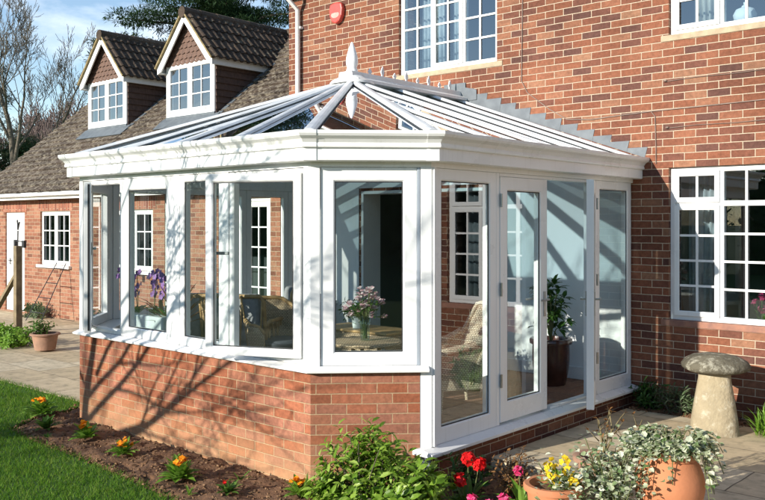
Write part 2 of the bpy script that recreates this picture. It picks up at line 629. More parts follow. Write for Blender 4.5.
M['wicker'] = wicker_mat('pale wicker weave', (.74, .63, .47), (.62, .5, .36))
M['darkwicker'] = wicker_mat('brown wicker weave', (.72, .54, .34), (.58, .41, .25))


def flag_mat():
    m, nt, N, L, b = node_mat('sandstone flags')
    uv = uvv(N)
    bt = N.new('ShaderNodeTexBrick')
    bt.offset = .37
    bt.inputs['Scale'].default_value = 1
    bt.inputs['Brick Width'].default_value = .9
    bt.inputs['Row Height'].default_value = .6
    bt.inputs['Mortar Size'].default_value = .007
    bt.inputs['Mortar Smooth'].default_value = .5
    bt.inputs['Color1'].default_value = (0, 0, 0, 1)
    bt.inputs['Color2'].default_value = (1, 1, 1, 1)
    nw = noise(N, L, uv, 2.5, 3)
    sc = N.new('ShaderNodeVectorMath'); sc.operation = 'SCALE'
    L.new(nw.outputs['Color'], sc.inputs[0]); sc.inputs['Scale'].default_value = .03
    ad = N.new('ShaderNodeVectorMath'); ad.operation = 'ADD'
    L.new(uv, ad.inputs[0]); L.new(sc.outputs[0], ad.inputs[1])
    L.new(ad.outputs[0], bt.inputs['Vector'])
    rp = ramp(N, [(0, (.46, .365, .225)), (.5, (.54, .43, .275)), (1, (.59, .50, .345))])
    L.new(bt.outputs['Color'], rp.inputs[0])
    n = noise(N, L, uv, 3.5, 8, .7)
    r2 = ramp(N, [(.3, .7), (.6, 1.05)])
    L.new(n.outputs[0], r2.inputs[0])
    col = mixc(N, L, 1.0, rp.outputs[0], r2.outputs[0], 'MULTIPLY')
    n2 = noise(N, L, uv, 9, 5)
    r3 = ramp(N, [(.52, 0.0), (.72, .6)])
    L.new(n2.outputs[0], r3.inputs[0])
    col = mixc(N, L, r3.outputs[0], col, (.16, .14, .085))
    col = mixc(N, L, bt.outputs['Fac'], col, (.13, .105, .07))
    L.new(col, b.inputs['Base Color'])
    setin(b, 'Roughness', .85)
    inv = mathn(N, L, 'SUBTRACT', 1.0, bt.outputs['Fac'])
    h = mathn(N, L, 'ADD', inv, n.outputs[0])
    bump(N, L, b, h, .5, .012)
    return m


M['flags'] = flag_mat()
M['soil'] = simple('dark garden soil', (.19, .095, .045), .95, .3, 22, bmp=.9, bscale=45, col2=(.085, .044, .022), detail=9)
M['chip'] = leafmat('bark chippings', [(.06, .033, .018), (.13, .07, .035), (.18, .10, .052), (.27, .165, .09)], .0, .9)
M['grassbase'] = simple('lawn thatch', (.05, .12, .010), .95, .25, 9, bmp=.4, col2=(.03, .075, .008))
M['blade'] = leafmat('grass blades', [(.055, .15, .010), (.09, .215, .015), (.135, .265, .022), (.21, .29, .05)], .45, .7)
M['stone'] = tile_mat('mossy staddle stone', [(.25, .205, .135), (.38, .315, .205), (.46, .39, .27)], (.5, .46, .35), .03)
M['stonecap'] = tile_mat('lichened staddle cap', [(.055, .048, .036), (.11, .098, .07), (.19, .17, .12)], (.40, .38, .30), .02)

# ------------------------------------------------------------------ camera, world, sun
cd = bpy.data.cameras.new('camera')
cam = bpy.data.objects.new('camera', cd)
C.objects.link(cam)
cam.location = (0, 0, 1.85)
cam.rotation_euler = (R(90), 0, R(41.6))
cd.sensor_width = 36
cd.lens = 854 / 765 * 36
cd.shift_y = -27 / 765
cd.clip_end = 2000
bpy.context.scene.camera = cam

SUN = V((.20, 1.0, -.325)).normalized()
sl = bpy.data.lights.new('sun', 'SUN')
sl.energy = 4.8
sl.angle = R(.5)
sl.color = (1.0, .935, .83)
so = bpy.data.objects.new('sun', sl)
C.objects.link(so)
so.rotation_euler = SUN.to_track_quat('-Z', 'Y').to_euler()
so.location = (-5, -12, 14)

w = bpy.data.worlds.new('World')
bpy.context.scene.world = w
w.use_nodes = True
WN, WL = w.node_tree.nodes, w.node_tree.links
bg = WN['Background']
sky = WN.new('ShaderNodeTexSky')
sky.sky_type = 'NISHITA'
sky.sun_disc = False
sky.sun_elevation = math.asin(-SUN.z)
sky.sun_rotation = math.atan2(-SUN.x, -SUN.y)
sky.air_density = 1.0
sky.dust_density = 0.0
sky.altitude = 600
sky.ozone_density = 1.2
tcw = WN.new('ShaderNodeTexCoord')
mpw = WN.new('ShaderNodeMapping')
mpw.inputs['Scale'].default_value = (1, 1, 2.6)
mpw.inputs['Location'].default_value = (.35, .1, .2)
WL.new(tcw.outputs['Generated'], mpw.inputs[0])
cn = noise(WN, WL, mpw.outputs[0], 3.2, 9, .58)
cn.inputs['Distortion'].default_value = .4
cr = ramp(WN, [(.54, 0.0), (.8, .6)])
WL.new(cn.outputs[0], cr.inputs[0])
skyc = mixc(WN, WL, cr.outputs[0], sky.outputs[0], (8.6, 8.6, 8.7))
WL.new(skyc, bg.inputs[0])
bg.inputs[1].default_value = .14

S = bpy.context.scene
S.view_settings.view_transform = 'Standard'
S.view_settings.look = 'None'
S.view_settings.exposure = 0.65
S.view_settings.gamma = 1
S.view_settings.use_curve_mapping = False
S.render.engine = 'CYCLES'
S.cycles.transparent_max_bounces = 40
S.cycles.max_bounces = 10
S.cycles.diffuse_bounces = 4
S.cycles.glossy_bounces = 5
S.cycles.use_denoising = True
S.cycles.sample_clamp_indirect = 6

# ------------------------------------------------------------------ ground
rng = random.Random(7)
# big sheet of rough grass reaching the horizon
g = MB()
g.add([(-900, -700, -.16), (700, -700, -.16), (700, 1200, -.16), (-900, 1200, -.16)], [(0, 1, 2, 3)])
struct('ground', g, M['grassbase'])


def flat(poly, z, name, mat, t=.04):
    mb = MB(); mb.prism(poly, z - t, z)
    return struct(name, mb, mat)


flat([(-30, 4.78), (-8.62, 4.78), (-8.62, 8.62), (-30, 8.62)], -.094, 'patio', M['flags'], .06)
flat([(-3.84, 5.62), (-2.95, 5.62), (-2.75, 4.2), (-2.0, 2.2), (9, 2.2), (9, 8.0), (-3.84, 8.0)], -.0, 'terrace', M['flags'], .1)
LAWN = [(-30, -16), (-2.2, -16), (-2.2, 2.2), (-4.2, 3.3), (-4.6, 3.45), (-5.6, 3.55), (-6.6, 3.62), (-7.5, 3.62), (-8.05, 3.72), (-8.3, 4.1), (-8.45, 4.76), (-30, 4.76)]
flat(LAWN, -.10, 'lawn', M['grassbase'], .04)


def in_poly(x, y, poly):
    c = False
    n = len(poly)
    for i in range(n):
        x1, y1 = poly[i]; x2, y2 = poly[(i + 1) % n]
        if (y1 > y) != (y2 > y) and x < (x2 - x1) * (y - y1) / (y2 - y1) + x1:
            c = not c
    return c


TH = R(41.6); FX, FY = -math.sin(TH), math.cos(TH); RX, RY = math.cos(TH), math.sin(TH)


def inview(x, y, m=.06):
    d = x * FX + y * FY
    return d > .5 and abs((x * RX + y * RY) / d) < .448 + m


# grass blades, thicker close to the eye
mb = MB()
cnt = 0
while cnt < 88000:
    x = rng.uniform(-15.5, -2.4); y = rng.uniform(.4, 4.82)
    if not in_poly(x, y, LAWN):
        # ragged fringe creeping over the edge
        if not (in_poly(x, y - .06, LAWN) and rng.random() < .6): continue
    if not inview(x, y, .12 if rng.random() < .6 else .36): continue
    d = x * FX + y * FY
    if rng.random() > (6.5 / d) ** 1.0: continue
    cnt += 1
    nz = mnoise.noise(V((x * 1.3, y * 1.3, 0)))
    h = rng.uniform(.022, .05) * (1 + .35 * nz)
    a = rng.uniform(0, 6.283)
    ww = rng.uniform(.0022, .0042)
    lean = rng.uniform(.2, 1.1) * h
    dx, dy = math.cos(a), math.sin(a)
    b2 = rng.uniform(0, 6.283)
    lx, ly = math.cos(b2) * lean, math.sin(b2) * lean
    o = len(mb.v)
    mb.v += [V((x - dx * ww, y - dy * ww, -.1)), V((x + dx * ww, y + dy * ww, -.1)), V((x + lx, y + ly, -.1 + h))]
    mb.f.append((o, o + 1, o + 2))
tag(mb.build('grass', M['blade']), 'short mown green lawn grass in front of the flower bed', 'grass', kind='stuff')


# flower bed soil with real lumps
def bed(name, poly, z, seed, step=.04, amp=.036, edge=.10):
    xs = [p[0] for p in poly]; ys = [p[1] for p in poly]
    x0, x1, y0, y1 = min(xs), max(xs), min(ys), max(ys)
    nx, ny = int((x1 - x0) / step), int((y1 - y0) / step)
    mb = MB(); idx = {}
    segs = [(poly[i], poly[(i + 1) % len(poly)]) for i in range(len(poly))]
    for j in range(ny + 1):
        for i in range(nx + 1):
            x = x0 + i * step; y = y0 + j * step
            if not in_poly(x, y, poly): continue
            dm = 9
            for (ax, ay), (bx, by) in segs:
                t = max(0, min(1, ((x - ax) * (bx - ax) + (y - ay) * (by - ay)) / ((bx - ax) ** 2 + (by - ay) ** 2 + 1e-9)))
                dm = min(dm, math.hypot(x - ax - t * (bx - ax), y - ay - t * (by - ay)))
            k = min(1, dm / edge)
            h = mnoise.fractal(V((x * 6 + seed, y * 6, 0)), .8, 2.2, 4) * amp
            h2 = max(0, mnoise.noise(V((x * 17 + seed, y * 17, 3)))) * amp * .8
            idx[(i, j)] = len(mb.v)
            mb.v.append(V((x + rng.uniform(-.01, .01), y + rng.uniform(-.01, .01), z - .05 + k * .05 + (h + h2) * k)))
    for (i, j), a in idx.items():
        if (i + 1, j) in idx and (i, j + 1) in idx and (i + 1, j + 1) in idx:
            mb.f.append((a, idx[(i + 1, j)], idx[(i + 1, j + 1)], idx[(i, j + 1)]))
    struct(name, mb, M['soil'], smooth='all')
    # crumbs and bark on top
    ch = MB()
    n = int((x1 - x0) * (y1 - y0) * 750)
    for _ in range(n):
        x = rng.uniform(x0, x1); y = rng.uniform(y0, y1)
        if not in_poly(x, y, poly): continue
        h = mnoise.fractal(V((x * 6 + seed, y * 6, 0)), .8, 2.2, 4) * amp
        s = rng.uniform(.004, .014)
        rot = Matrix.Rotation(rng.uniform(0, 6.28), 3, 'Z') @ Matrix.Rotation(rng.uniform(-.7, .7), 3, 'X')
        p = V((x, y, z + h + s * .3))
        vs = [p + rot @ V((a * s * rng.uniform(.6, 1.5), b * s * rng.uniform(.5, 1.1), c * s * .5)) for a, b, c in
              ((-1, -1, -1), (1, -1, -1), (1, 1, -1), (-1, 1, -1), (-.6, -.6, 1), (.6, -.6, 1), (.6, .6, 1), (-.6, .6, 1))]
        ch.add(vs, [(0, 3, 2, 1), (4, 5, 6, 7), (0, 1, 5, 4), (1, 2, 6, 5), (2, 3, 7, 6), (3, 0, 4, 7)])
    return ch


c1 = bed('flower_bed', [(-8.45, 4.72), (-8.3, 4.1), (-8.05, 3.70), (-7.5, 3.6), (-6.6, 3.6), (-5.6, 3.53), (-4.6, 3.43), (-4.2, 3.28), (-3.0, 2.75), (-2.4, 3.0), (-2.72, 4.2), (-2.93, 5.64), (-3.83, 5.64), (-3.83, 5.0), (-4.5, 4.5), (-7.8, 4.42), (-8.3, 4.9)], -.09, 1.3)
tag(c1.build('bark_chippings', M['chip']), 'brown soil crumbs and bark chips over the front bed', 'bark chips', kind='stuff')
c2 = bed('border_soil', [(-3.83, 7.96), (2.3, 7.96), (2.3, 8.36), (-3.83, 8.36)], .0, 4.1, amp=.03)
tag(c2.build('soil_crumbs', M['chip']), 'soil crumbs along the foot of the house wall', 'soil crumbs', kind='stuff')


# ------------------------------------------------------------------ windows
def glaze(parent, F, a0, a1, b0, b1, c, mat='glass', t=.02):
    mb = MB(); mb.fbox(F, a0, a1, b0, b1, c, c + t)
    return mb.build('pane', M[mat], parent)


def gaskets(parent, F, a0, a1, b0, b1, c):
    mb = MB()
    mb.ring(F, a0 - .004, a1 + .004, b0 - .004, b1 + .004, .010, c - .002, c + .004, cham=.001)
    return mb.build('gasket', M['gasket'], parent)


def bars(parent, F, a0, a1, b0, b1, cols, rows, c, wd=.022, name='glazing_bar'):
    mb = MB()
    for i in range(1, cols):
        x = a0 + (a1 - a0) * i / cols
        mb.fbox(F, x - wd / 2, x + wd / 2, b0, b1, c, c + .012)
    for j in range(1, rows):
        z = b0 + (b1 - b0) * j / rows
        ed = [a0] + [a0 + (a1 - a0) * i / cols for i in range(1, cols)] + [a1]
        for i in range(cols):
            s0 = ed[i] + (wd / 2 if i else 0); s1 = ed[i + 1] - (wd / 2 if i < cols - 1 else 0)
            mb.fbox(F, s0, s1, z - wd / 2, z + wd / 2, c, c + .012)
    return mb.build(name, M['white'], parent)


def house_window(parent, x0, x1, z0, z1, yf, lights, fan=None, rows=4, rowsfan=1, sill=None, mat='houseglass', mw=.05, frame_t=.055, colsn=2):
    """multi-light casement window set in a wall; lights = list of 'open' (casement sash) / 'fixed'"""
    F = frame((x0, yf, z0), (1, 0, 0), (0, -1, 0))
    W, H = x1 - x0, z1 - z0
    mb = MB(); mb.ring(F, 0, W, 0, H, frame_t, -.07, 0, cham=.008)
    n = len(lights)
    inner0, inner1 = frame_t, W - frame_t
    lw = (inner1 - inner0 - mw * (n - 1)) / n
    ztr = fan
    for i in range(n - 1):
        a = inner0 + lw * (i + 1) + mw * i
        mb.fbox(F, a, a + mw, frame_t, H - frame_t, -.068, -.002)
    if ztr:
        for i in range(n):
            a = inner0 + (lw + mw) * i
            mb.fbox(F, a, a + lw, ztr - .025, ztr + .025, -.067, -.003)
    fr = mb.build('window', M['white'], parent, bevel=.003)
    for i in range(n):
        a0 = inner0 + (lw + mw) * i; a1 = a0 + lw
        cells = [(frame_t, (ztr - .025) if ztr else H - frame_t, rows)]
        if ztr: cells.append((ztr + .025, H - frame_t, rowsfan))
        for (b0, b1, rr) in cells:
            k = .0
            if lights[i] == 'open':
                sash = MB(); sash.ring(F, a0 - .012, a1 + .012, b0 - .012, b1 + .012, .05, .0005, .016, cham=.006)
                sash.build('sash', M['white'], fr, bevel=.002)
                k = .04
            glaze(fr, F, a0 + k - .004, a1 - k + .004, b0 + k - .004, b1 - k + .004, -.03, mat, .014)
            bars(fr, F, a0 + k, a1 - k, b0 + k, b1 - k, colsn, rr, -.012)
    if sill:
        sm = MB()
        sm.fbox(F, -.08, W + .08, -.065, -.003, -.10, .055)
        sm.build('sill', M[sill], fr, bevel=.006)
    return fr


# ------------------------------------------------------------------ main house
YH = 8.31
house = thing('brick_house', 'two storey red brick house with white multi pane windows behind the conservatory', 'house', (-3.5, YH, 0))
OPS = [(-3.54, -1.58, .875, 2.405), (-3.54, -1.58, 3.73, 4.88), (-7.10, -5.60, 3.73, 4.88), (-7.74, -5.60, .12, 2.27)]
mb = MB()
wall_openings(mb, -9.18, 3.2, -.35, 5.12, YH, .3, OPS)
mb.build('wall', M['brick'], house)
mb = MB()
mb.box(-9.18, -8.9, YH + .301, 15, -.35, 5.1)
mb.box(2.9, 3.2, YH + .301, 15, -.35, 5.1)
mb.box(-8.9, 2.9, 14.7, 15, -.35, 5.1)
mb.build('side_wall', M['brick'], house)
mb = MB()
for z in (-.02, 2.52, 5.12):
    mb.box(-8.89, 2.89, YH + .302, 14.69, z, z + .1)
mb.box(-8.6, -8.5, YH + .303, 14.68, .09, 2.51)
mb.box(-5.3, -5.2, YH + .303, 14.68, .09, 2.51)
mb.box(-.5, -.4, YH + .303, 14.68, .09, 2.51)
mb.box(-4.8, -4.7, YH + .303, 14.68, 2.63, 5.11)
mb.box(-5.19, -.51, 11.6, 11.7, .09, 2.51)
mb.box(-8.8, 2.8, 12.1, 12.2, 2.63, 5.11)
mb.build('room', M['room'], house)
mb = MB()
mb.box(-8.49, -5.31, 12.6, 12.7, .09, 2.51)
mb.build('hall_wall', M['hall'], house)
# doorway lining seen through the chamfer window
mb = MB()
mb.box(-7.74, -7.70, YH - .02, YH + .32, .17, 2.27)
mb.box(-5.64, -5.60, YH - .02, YH + .32, .17, 2.27)
mb.box(-7.699, -5.641, YH - .02, YH + .32, 2.23, 2.27)
mb.build('door_lining', M['paint'], house, bevel=.003)
# eaves, roof, gutter and downpipe
mb = MB()
mb.box(-9.30, 3.3, YH - .28, YH - .001, 5.125, 5.15)
mb.build('soffit', M['hang'], house)
mb = MB()
mb.box(-9.32, 3.32, YH - .31, YH - .282, 5.11, 5.27)
mb.build('fascia', M['paint'], house)
mb = MB()
prof = [(.0, .0), (.02, -.045), (.06, -.06), (.1, -.045), (.12, .0), (.112, .0), (.095, -.038), (.06, -.05), (.026, -.038), (.008, .0)]
vs = []; n = len(prof)
mb.add([(-9.38, YH - .315 - a, 5.22 + b) for a, b in prof] + [(3.35, YH - .315 - a, 5.22 + b) for a, b in prof],
       [(i, (i + 1) % n, n + (i + 1) % n, n + i) for i in range(n)] + [tuple(reversed(range(n))), tuple(range(n, 2 * n))])
mb.build('gutter', M['gutter'], house)
mb = MB()
mb.slab([(-9.4, YH - .36, 5.28), (3.4, YH - .36, 5.28), (3.4, 11.6, 7.6), (-9.4, 11.6, 7.6)], .08)
mb.slab([(-9.4, 11.6, 7.6), (3.4, 11.6, 7.6), (3.4, 15.4, 5.05), (-9.4, 15.4, 5.05)], .08)
mb.build('roof', M['tile'], house)
mb = MB()
xp = -8.93
mb.tube([(xp, YH - .375, 5.18), (xp, YH - .375, 5.08), (xp, YH - .06, 4.86), (xp, YH - .06, -.05)], .036, 12)
for z in (1.2, 2.9, 4.6):
    mb.box(xp - .055, xp + .055, YH - .06, YH - .002, z, z + .03)
mb.build('downpipe', M['gutter'], house, smooth=True)

house_window(house, -3.54, -1.58, .885, 2.405, YH + .045, ['open', 'fixed', 'fixed', 'open'], fan=1.155, rows=4, sill='silltile')
house_window(house, -3.54, -1.58, 3.735, 4.88, YH + .045, ['open', 'fixed', 'fixed', 'open'], rows=4, sill='sillstone')
house_window(house, -7.10, -5.60, 3.735, 4.88, YH + .045, ['fixed', 'open', 'fixed'], rows=4, sill='sillstone')


def curtain(name, label, x0, x1, z0, z1, y, mat, folds, group=None):
    mb = MB()
    n = folds * 6
    for k in range(n + 1):
        t = k / n
        x = x0 + (x1 - x0) * t
        yy = y + .03 * math.sin(t * folds * 2 * math.pi)
        for z in (z0, z1):
            mb.v.append(V((x, yy + (.008 * math.sin(t * 9) if z == z0 else 0), z)))
    for k in range(n):
        a = 2 * k
        mb.f.append((a, a + 2, a + 3, a + 1))
    o = mb.build(name, M[mat], smooth='all', off=(x0, y, z0))
    md = o.modifiers.new('thickness', 'SOLIDIFY'); md.thickness = .004
    return tag(o, label, 'curtain', group)


curtain('curtain', 'grey patterned curtain at the left side of the ground floor house window', -3.50, -3.20, .9, 2.38, YH + .42, 'lace', 5)
curtain('curtain', 'grey curtain at the far right side of the ground floor house window', -2.0, -1.6, .9, 2.38, YH + .42, 'lace', 5)
curtain('curtain', 'white patterned curtain at the left edge of the upstairs window above the conservatory roof', -7.0, -6.62, 3.75, 4.86, YH + .36, 'lace', 6)
curtain('curtain', 'white patterned curtain behind the middle casement of the upstairs window above the conservatory roof', -6.5, -6.34, 3.75, 4.86, YH + .36, 'lace', 3)
curtain('curtain', 'white patterned curtain at the right edge of the upstairs window above the conservatory roof', -5.86, -5.64, 3.75, 4.86, YH + .36, 'lace', 4)
curtain('curtain', 'cream curtain hanging in the upstairs window at the top right corner', -3.42, -3.12, 3.75, 4.86, YH + .36, 'curtain', 5)
mb = MB()
mb.lathe([(.0, 0), (.07, .0), (.1, .03), (.11, .08), (.085, .13), (.035, .15), (.03, .165), (.012, .175), (.018, .20), (.0, .215)], (-2.87, YH + .22, 3.79), 18)
tag(mb.build('lidded_pot', M['plaster'], smooth=True), 'cream lidded pot on the ledge of the upstairs window at the top right corner', 'pot')
# ledges inside the windows
for x0, x1, z0, z1 in ((-3.53, -1.59, .84, .884), (-3.53, -1.59, 3.70, 3.734), (-7.09, -5.61, 3.70, 3.734)):
    mb = MB()
    mb.box(x0, x1, YH + .12, YH + .36, z0, z1)
    mb.build('window_board', M['paint'], house)

# alarm box on the wall
al = thing('alarm_box', 'red shield shaped burglar alarm box high on the brick house wall', 'alarm box', (-8.17, YH - .001, 4.68))
Fal = frame((-8.17, YH - .001, 4.68), (1, 0, 0), (0, -1, 0))
shape = [(a * .86, b * .86) for a, b in [(-.12, .17), (-.145, .08), (-.13, -.03), (-.08, -.115), (0, -.15), (.08, -.115), (.13, -.03), (.145, .08), (.12, .17), (0, .195)]]
mb = MB(); mb.fprism(Fal, shape, 0, .075)
mb.build('casing', M['red'], al, bevel=.02)
mb = MB(); mb.fprism(Fal, [(a * .62, b * .25 - .02) for a, b in shape], .0755, .078)
mb.build('badge', simple('pale red badge', (.75, .32, .27), .4, .1, 20), al)

# cables clipped to the wall
def wallpt(x, z, d=.008):
    return (x, YH - d, z)


mb = MB()
mb.tube([wallpt(-5.24, 5.1), wallpt(-5.25, 4.2), wallpt(-5.26, 3.46), wallpt(-5.18, 3.32), wallpt(-4.9, 3.11), wallpt(-4.68, 2.98), wallpt(-4.4, 2.955), wallpt(-4.1, 2.97), wallpt(-3.7, 2.985), wallpt(-3.2, 2.99), wallpt(-2.6, 3.0), wallpt(-1.0, 3.0)], .0055, 6)
mb.tube([wallpt(-3.72, 2.98), wallpt(-3.68, 2.93), wallpt(-3.67, 2.6), wallpt(-3.67, 2.45)], .005, 6)
tag(mb.build('cable', M['cable']), 'thin grey cable clipped down and across the brick house wall', 'cable')
for i, (x0, x1, z, lb) in enumerate([(-3.57, -2.2, 3.27, 'upper short length of wire stapled across the bricks below the upstairs window'), (-3.55, -2.2, 2.8, 'lower short length of wire stapled across the bricks just above the ground floor window')]):
    mb = MB()
    mb.tube([wallpt(x0, z), wallpt(x0 + .3, z + .012), wallpt((x0 + x1) / 2, z + .005), wallpt(x1, z + .02)], .0035, 5)
    mb.lathe([(.018, 0), (.018, .014), (.0, .02)], (x0, YH - .012, z), 8)
    tag(mb.build('wall_wire', M['cable']), lb, 'wire')

# ------------------------------------------------------------------ conservatory
WR = (-3.92, 8.309); B = (-3.92, 4.96); A = (-4.55, 4.33); A2 = (-7.85, 4.33); B2 = (-8.48, 4.96); WL = (-8.48, 8.309)
FULL = [WR, B, A, A2, B2, WL]
cons = thing('conservatory', 'white framed Victorian style conservatory with glass roof on a low brick wall', 'conservatory', (-6.2, 6.3, 0))
# dwarf wall: chamfer, front, left chamfer, left side
c45 = math.sqrt(.5)
Bw = (B[0] - .085 * c45, B[1] - .085 * c45)
mb = MB()
sweep(mb, [Bw, A, A2, B2, WL], [(0.0, -.3), (0.0, .752), (-.25, .752), (-.25, -.3)])
mb.build('dwarf_wall', M['dwarf'], cons)
mb = MB()
mb.box(-4.15, -3.925, 4.98, 8.305, -.2, .138)
mb.build('plinth', M['brick'], cons)
mb = MB()
mb.box(-8.2, -4.16, 4.6, 8.30, .10, .165)
mb.box(-4.16, -3.99, 5.0, 8.30, .1385, .165)
mb.build('floor', M['floor'], cons)
# inner white skin on dwarf wall, window boards
mb = MB()
sweep(mb, [Bw, A, A2, B2, WL], [(-.255, .166), (-.255, .755), (-.27, .755), (-.27, .166)])
mb.build('inner_lining', M['plaster'], cons)
# white painted house wall inside
mb = MB()
for x0, x1, z0, z1 in ((-8.22, -7.79, .166, 2.46), (-5.55, -3.99, .166, 2.46), (-7.79, -5.55, 2.31, 2.46)):
    mb.box(x0, x1, YH - .014, YH - .001, z0, z1)
mb.build('inner_wall', M['plaster'], cons)
mb = MB()
mb.box(-5.53, -4.0, YH - .03, YH - .0145, .166, .30)
mb.build('skirting', M['paint'], cons, bevel=.004)
# outer sill on the dwarf wall, and low sill under the doors
Bs = (B[0] - .02 * c45, B[1] - .02 * c45)
mb = MB()
sweep(mb, [Bs, A, A2, B2, WL], [(.062, .757), (.066, .775), (.0, .798), (-.30, .798), (-.30, .757)])
mb.build('sill', M['white'], cons, bevel=.003)
mb = MB()
sweep(mb, [(B[0] , 8.306), (B[0], 4.86)], [(.085, .14), (.088, .165), (-.0, .19), (-.12, .19), (-.12, .14)])
mb.build('door_sill', M['white'], cons, bevel=.003)
# head beam and box gutter
mb = MB()
sweep(mb, FULL, [(.0, 2.262), (.0, 2.31), (-.09, 2.31), (-.09, 2.262)])
mb.build('head_beam', M['white'], cons)
mb = MB()
gp = [(-.03, 2.30), (.09, 2.298), (.105, 2.305), (.105, 2.392), (.125, 2.397), (.128, 2.408), (.122, 2.43), (.14, 2.455), (.172, 2.475), (.182, 2.492), (.182, 2.515),
      (.165, 2.515), (.165, 2.49), (.05, 2.47), (.04, 2.52), (-.03, 2.52)]
sweep(mb, [(WR[0], 8.306), B, A, A2, B2, (WL[0], 8.306)], gp)
mb.build('gutter', M['gutter'], cons)
# gutter corner covers
for P, Q, O in ((B, WR, A), (A, B, A2), (A2, A, B2)):
    pl = [P, ]
    d1 = (V(Q) - V(P)).normalized(); d2 = (V(O) - V(P)).normalized()
    pts = [tuple(V(P) + d1 * .045), P, tuple(V(P) + d2 * .045)]
    mb = MB()
    gq = [(o + .006 if o > .0 else -.02, z + (.004 if z > 2.5 else (-.004 if z < 2.31 else 0))) for o, z in gp[1:11]] + [(.13, 2.52), (.09, 2.5)]
    gq = [(o + .006, z - .003 if i < 2 else z) for i, (o, z) in enumerate(gp[1:11])] + [(.1, 2.522), (.06, 2.35)]
    sweep(mb, pts, gq)
    mb.build('gutter_corner', M['gutter'], cons)


def corner_post(P, Q, O, w1, w2, z0, z1, depth=.08, mat='white', name='corner_post'):
    d1 = (V(Q) - V(P)).normalized(); d2 = (V(O) - V(P)).normalized()
    pts = [tuple(V(P) + d1 * w1), tuple(P), tuple(V(P) + d2 * w2)]
    mb = MB()
    sweep(mb, pts, [(.004, z0), (.004, z1), (-depth, z1), (-depth, z0)])
    return mb.build(name, M[mat], cons, bevel=.004)


corner_post(A, B, A2, .07, .07, .799, 2.261)
corner_post(A2, A, B2, .06, .06, .799, 2.261)
corner_post(B2, A2, WL, .06, .06, .799, 2.261)
corner_post(B, WR, A, .045, .080, .191, 2.261, name='door_corner_post')
# shade grey side trims: door corner post's face shading put into their colour
mb = MB()
Fb = frame((B[0], B[1], 0), (c45, c45, 0), (c45, -c45, 0))
mb.fbox(Fb, -.105, -.083, .8, 2.26, -.03, .0)
mb.fbox(Fb, -.083, -.005, .0, .756, -.05, .002)
mb.build('post_trim', M['grey'], cons, bevel=.003)
mb = MB()
mb.box(B[0] + .004, B[0] + .02, B[1] + .012, B[1] + .034, .195, 2.26)
mb.build('white_trim', M['white'], cons, bevel=.003)

# ---- front glazing (faces -Y)
FF = frame((A2[0], A2[1] + .012, 0), (1, 0, 0), (0, -1, 0))
Z0, Z1 = .80, 2.26


def cons_light(F, a0, a1, t=.06, tb=.07, z0=Z0, z1=Z1, mat='glass', name='window', c1=.0, split=None, ins=.0):
    mb = MB(); mb.ring(F, a0, a1, z0, z1, t, -.07, c1, tb=tb)
    fr = mb.build(name, M['white'], cons, bevel=.003)
    glaze(fr, F, a0 + t - .006, a1 - t + .006, z0 + tb - .006, z1 - t + .006, -.04, mat)
    gaskets(fr, F, a0 + t, a1 - t, z0 + tb, z1 - t, -.014)
    return fr


def outer_frame(F, a0, a1, t=.045, z0=Z0, z1=Z1, c0=-.071, c1=-.006):
    mb = MB(); mb.ring(F, a0, a1, z0, z1, t, c0, c1)
    return mb.build('window_frame', M['white'], cons, bevel=.003)


def sash_open(hinge, az_dir, out_dir, w, z0, z1, mat='glass', t=.065, handle_side=1):
    """opened casement; az_dir = direction from hinge along the sash, out_dir = its outward face"""
    F = frame((hinge[0], hinge[1], 0), az_dir, out_dir)
    mb = MB(); mb.ring(F, 0, w, z0, z1, t, -.06, 0)
    fr = mb.build('open_sash', M['white'], cons, bevel=.003)
    glaze(fr, F, t - .006, w - t + .006, z0 + t - .006, z1 - t + .006, -.035, mat)
    gaskets(fr, F, t, w - t, z0 + t, z1 - t, -.014)
    # edge seal and handle
    sl_ = MB(); sl_.fbox(F, w, w + .003, z0 + .02, z1 - .02, -.048, -.03)
    sl_.build('edge_seal', M['gasket'], fr)
    hz = (z0 + z1) / 2 + .08
    h = MB()
    h.fbox(F, w - .05, w - .022, hz - .06, hz + .06, -.072, -.0605)
    h.fbox(F, w - .15, w - .022, hz - .012, hz + .012, -.105, -.085)
    h.fbox(F, w - .046, w - .026, hz - .012, hz + .012, -.085, -.072)
    h.build('handle', M['steel'], fr, bevel=.003)
    st = MB()
    st.tube([F[0] + F[1] * .08 + V((0, 0, z0 + .012)) - F[3] * .06, F[0] + F[1] * (w * .55) + V((0, 0, z0 + .012)) - F[3] * .10], .006, 5)
    st.build('stay', M['steel'], fr)
    return fr


outer_frame(FF, .065, .735)
cons_light(FF, .738, 1.56, t=.11, tb=.09)
mb = MB(); mb.fbox(FF, 1.562, 1.655, Z0, Z1, -.075, .004)
mb.build('mullion', M['white'], cons, bevel=.003)
cons_light(FF, 1.657, 2.25, t=.06, tb=.08)
mb = MB(); mb.fbox(FF, 2.252, 2.33, Z0, Z1, -.075, .004)
mb.build('mullion', M['white'], cons, bevel=.003)
outer_frame(FF, 2.333, 3.228)
th1 = R(30.5)
sash_open((A2[0] + .12, A2[1] - .004), (math.cos(th1), -math.sin(th1), 0), (-math.sin(th1), -math.cos(th1), 0), .60, .845, 2.225)
th2 = R(23)
# the right hand sash hangs on the corner post and stands open
sash_open((A[0] - .10, A[1] - .006), (-math.cos(th2), -math.sin(th2), 0), (math.sin(th2), -math.cos(th2), 0), .80, .845, 2.225)
# ---- chamfer window between A and B
FC = frame((A[0] - .012 * c45, A[1] + .012 * c45, 0), (c45, c45, 0), (c45, -c45, 0))
LC = math.hypot(B[0] - A[0], B[1] - A[1])
cons_light(FC, .075, LC - .107, t=.105, tb=.10)
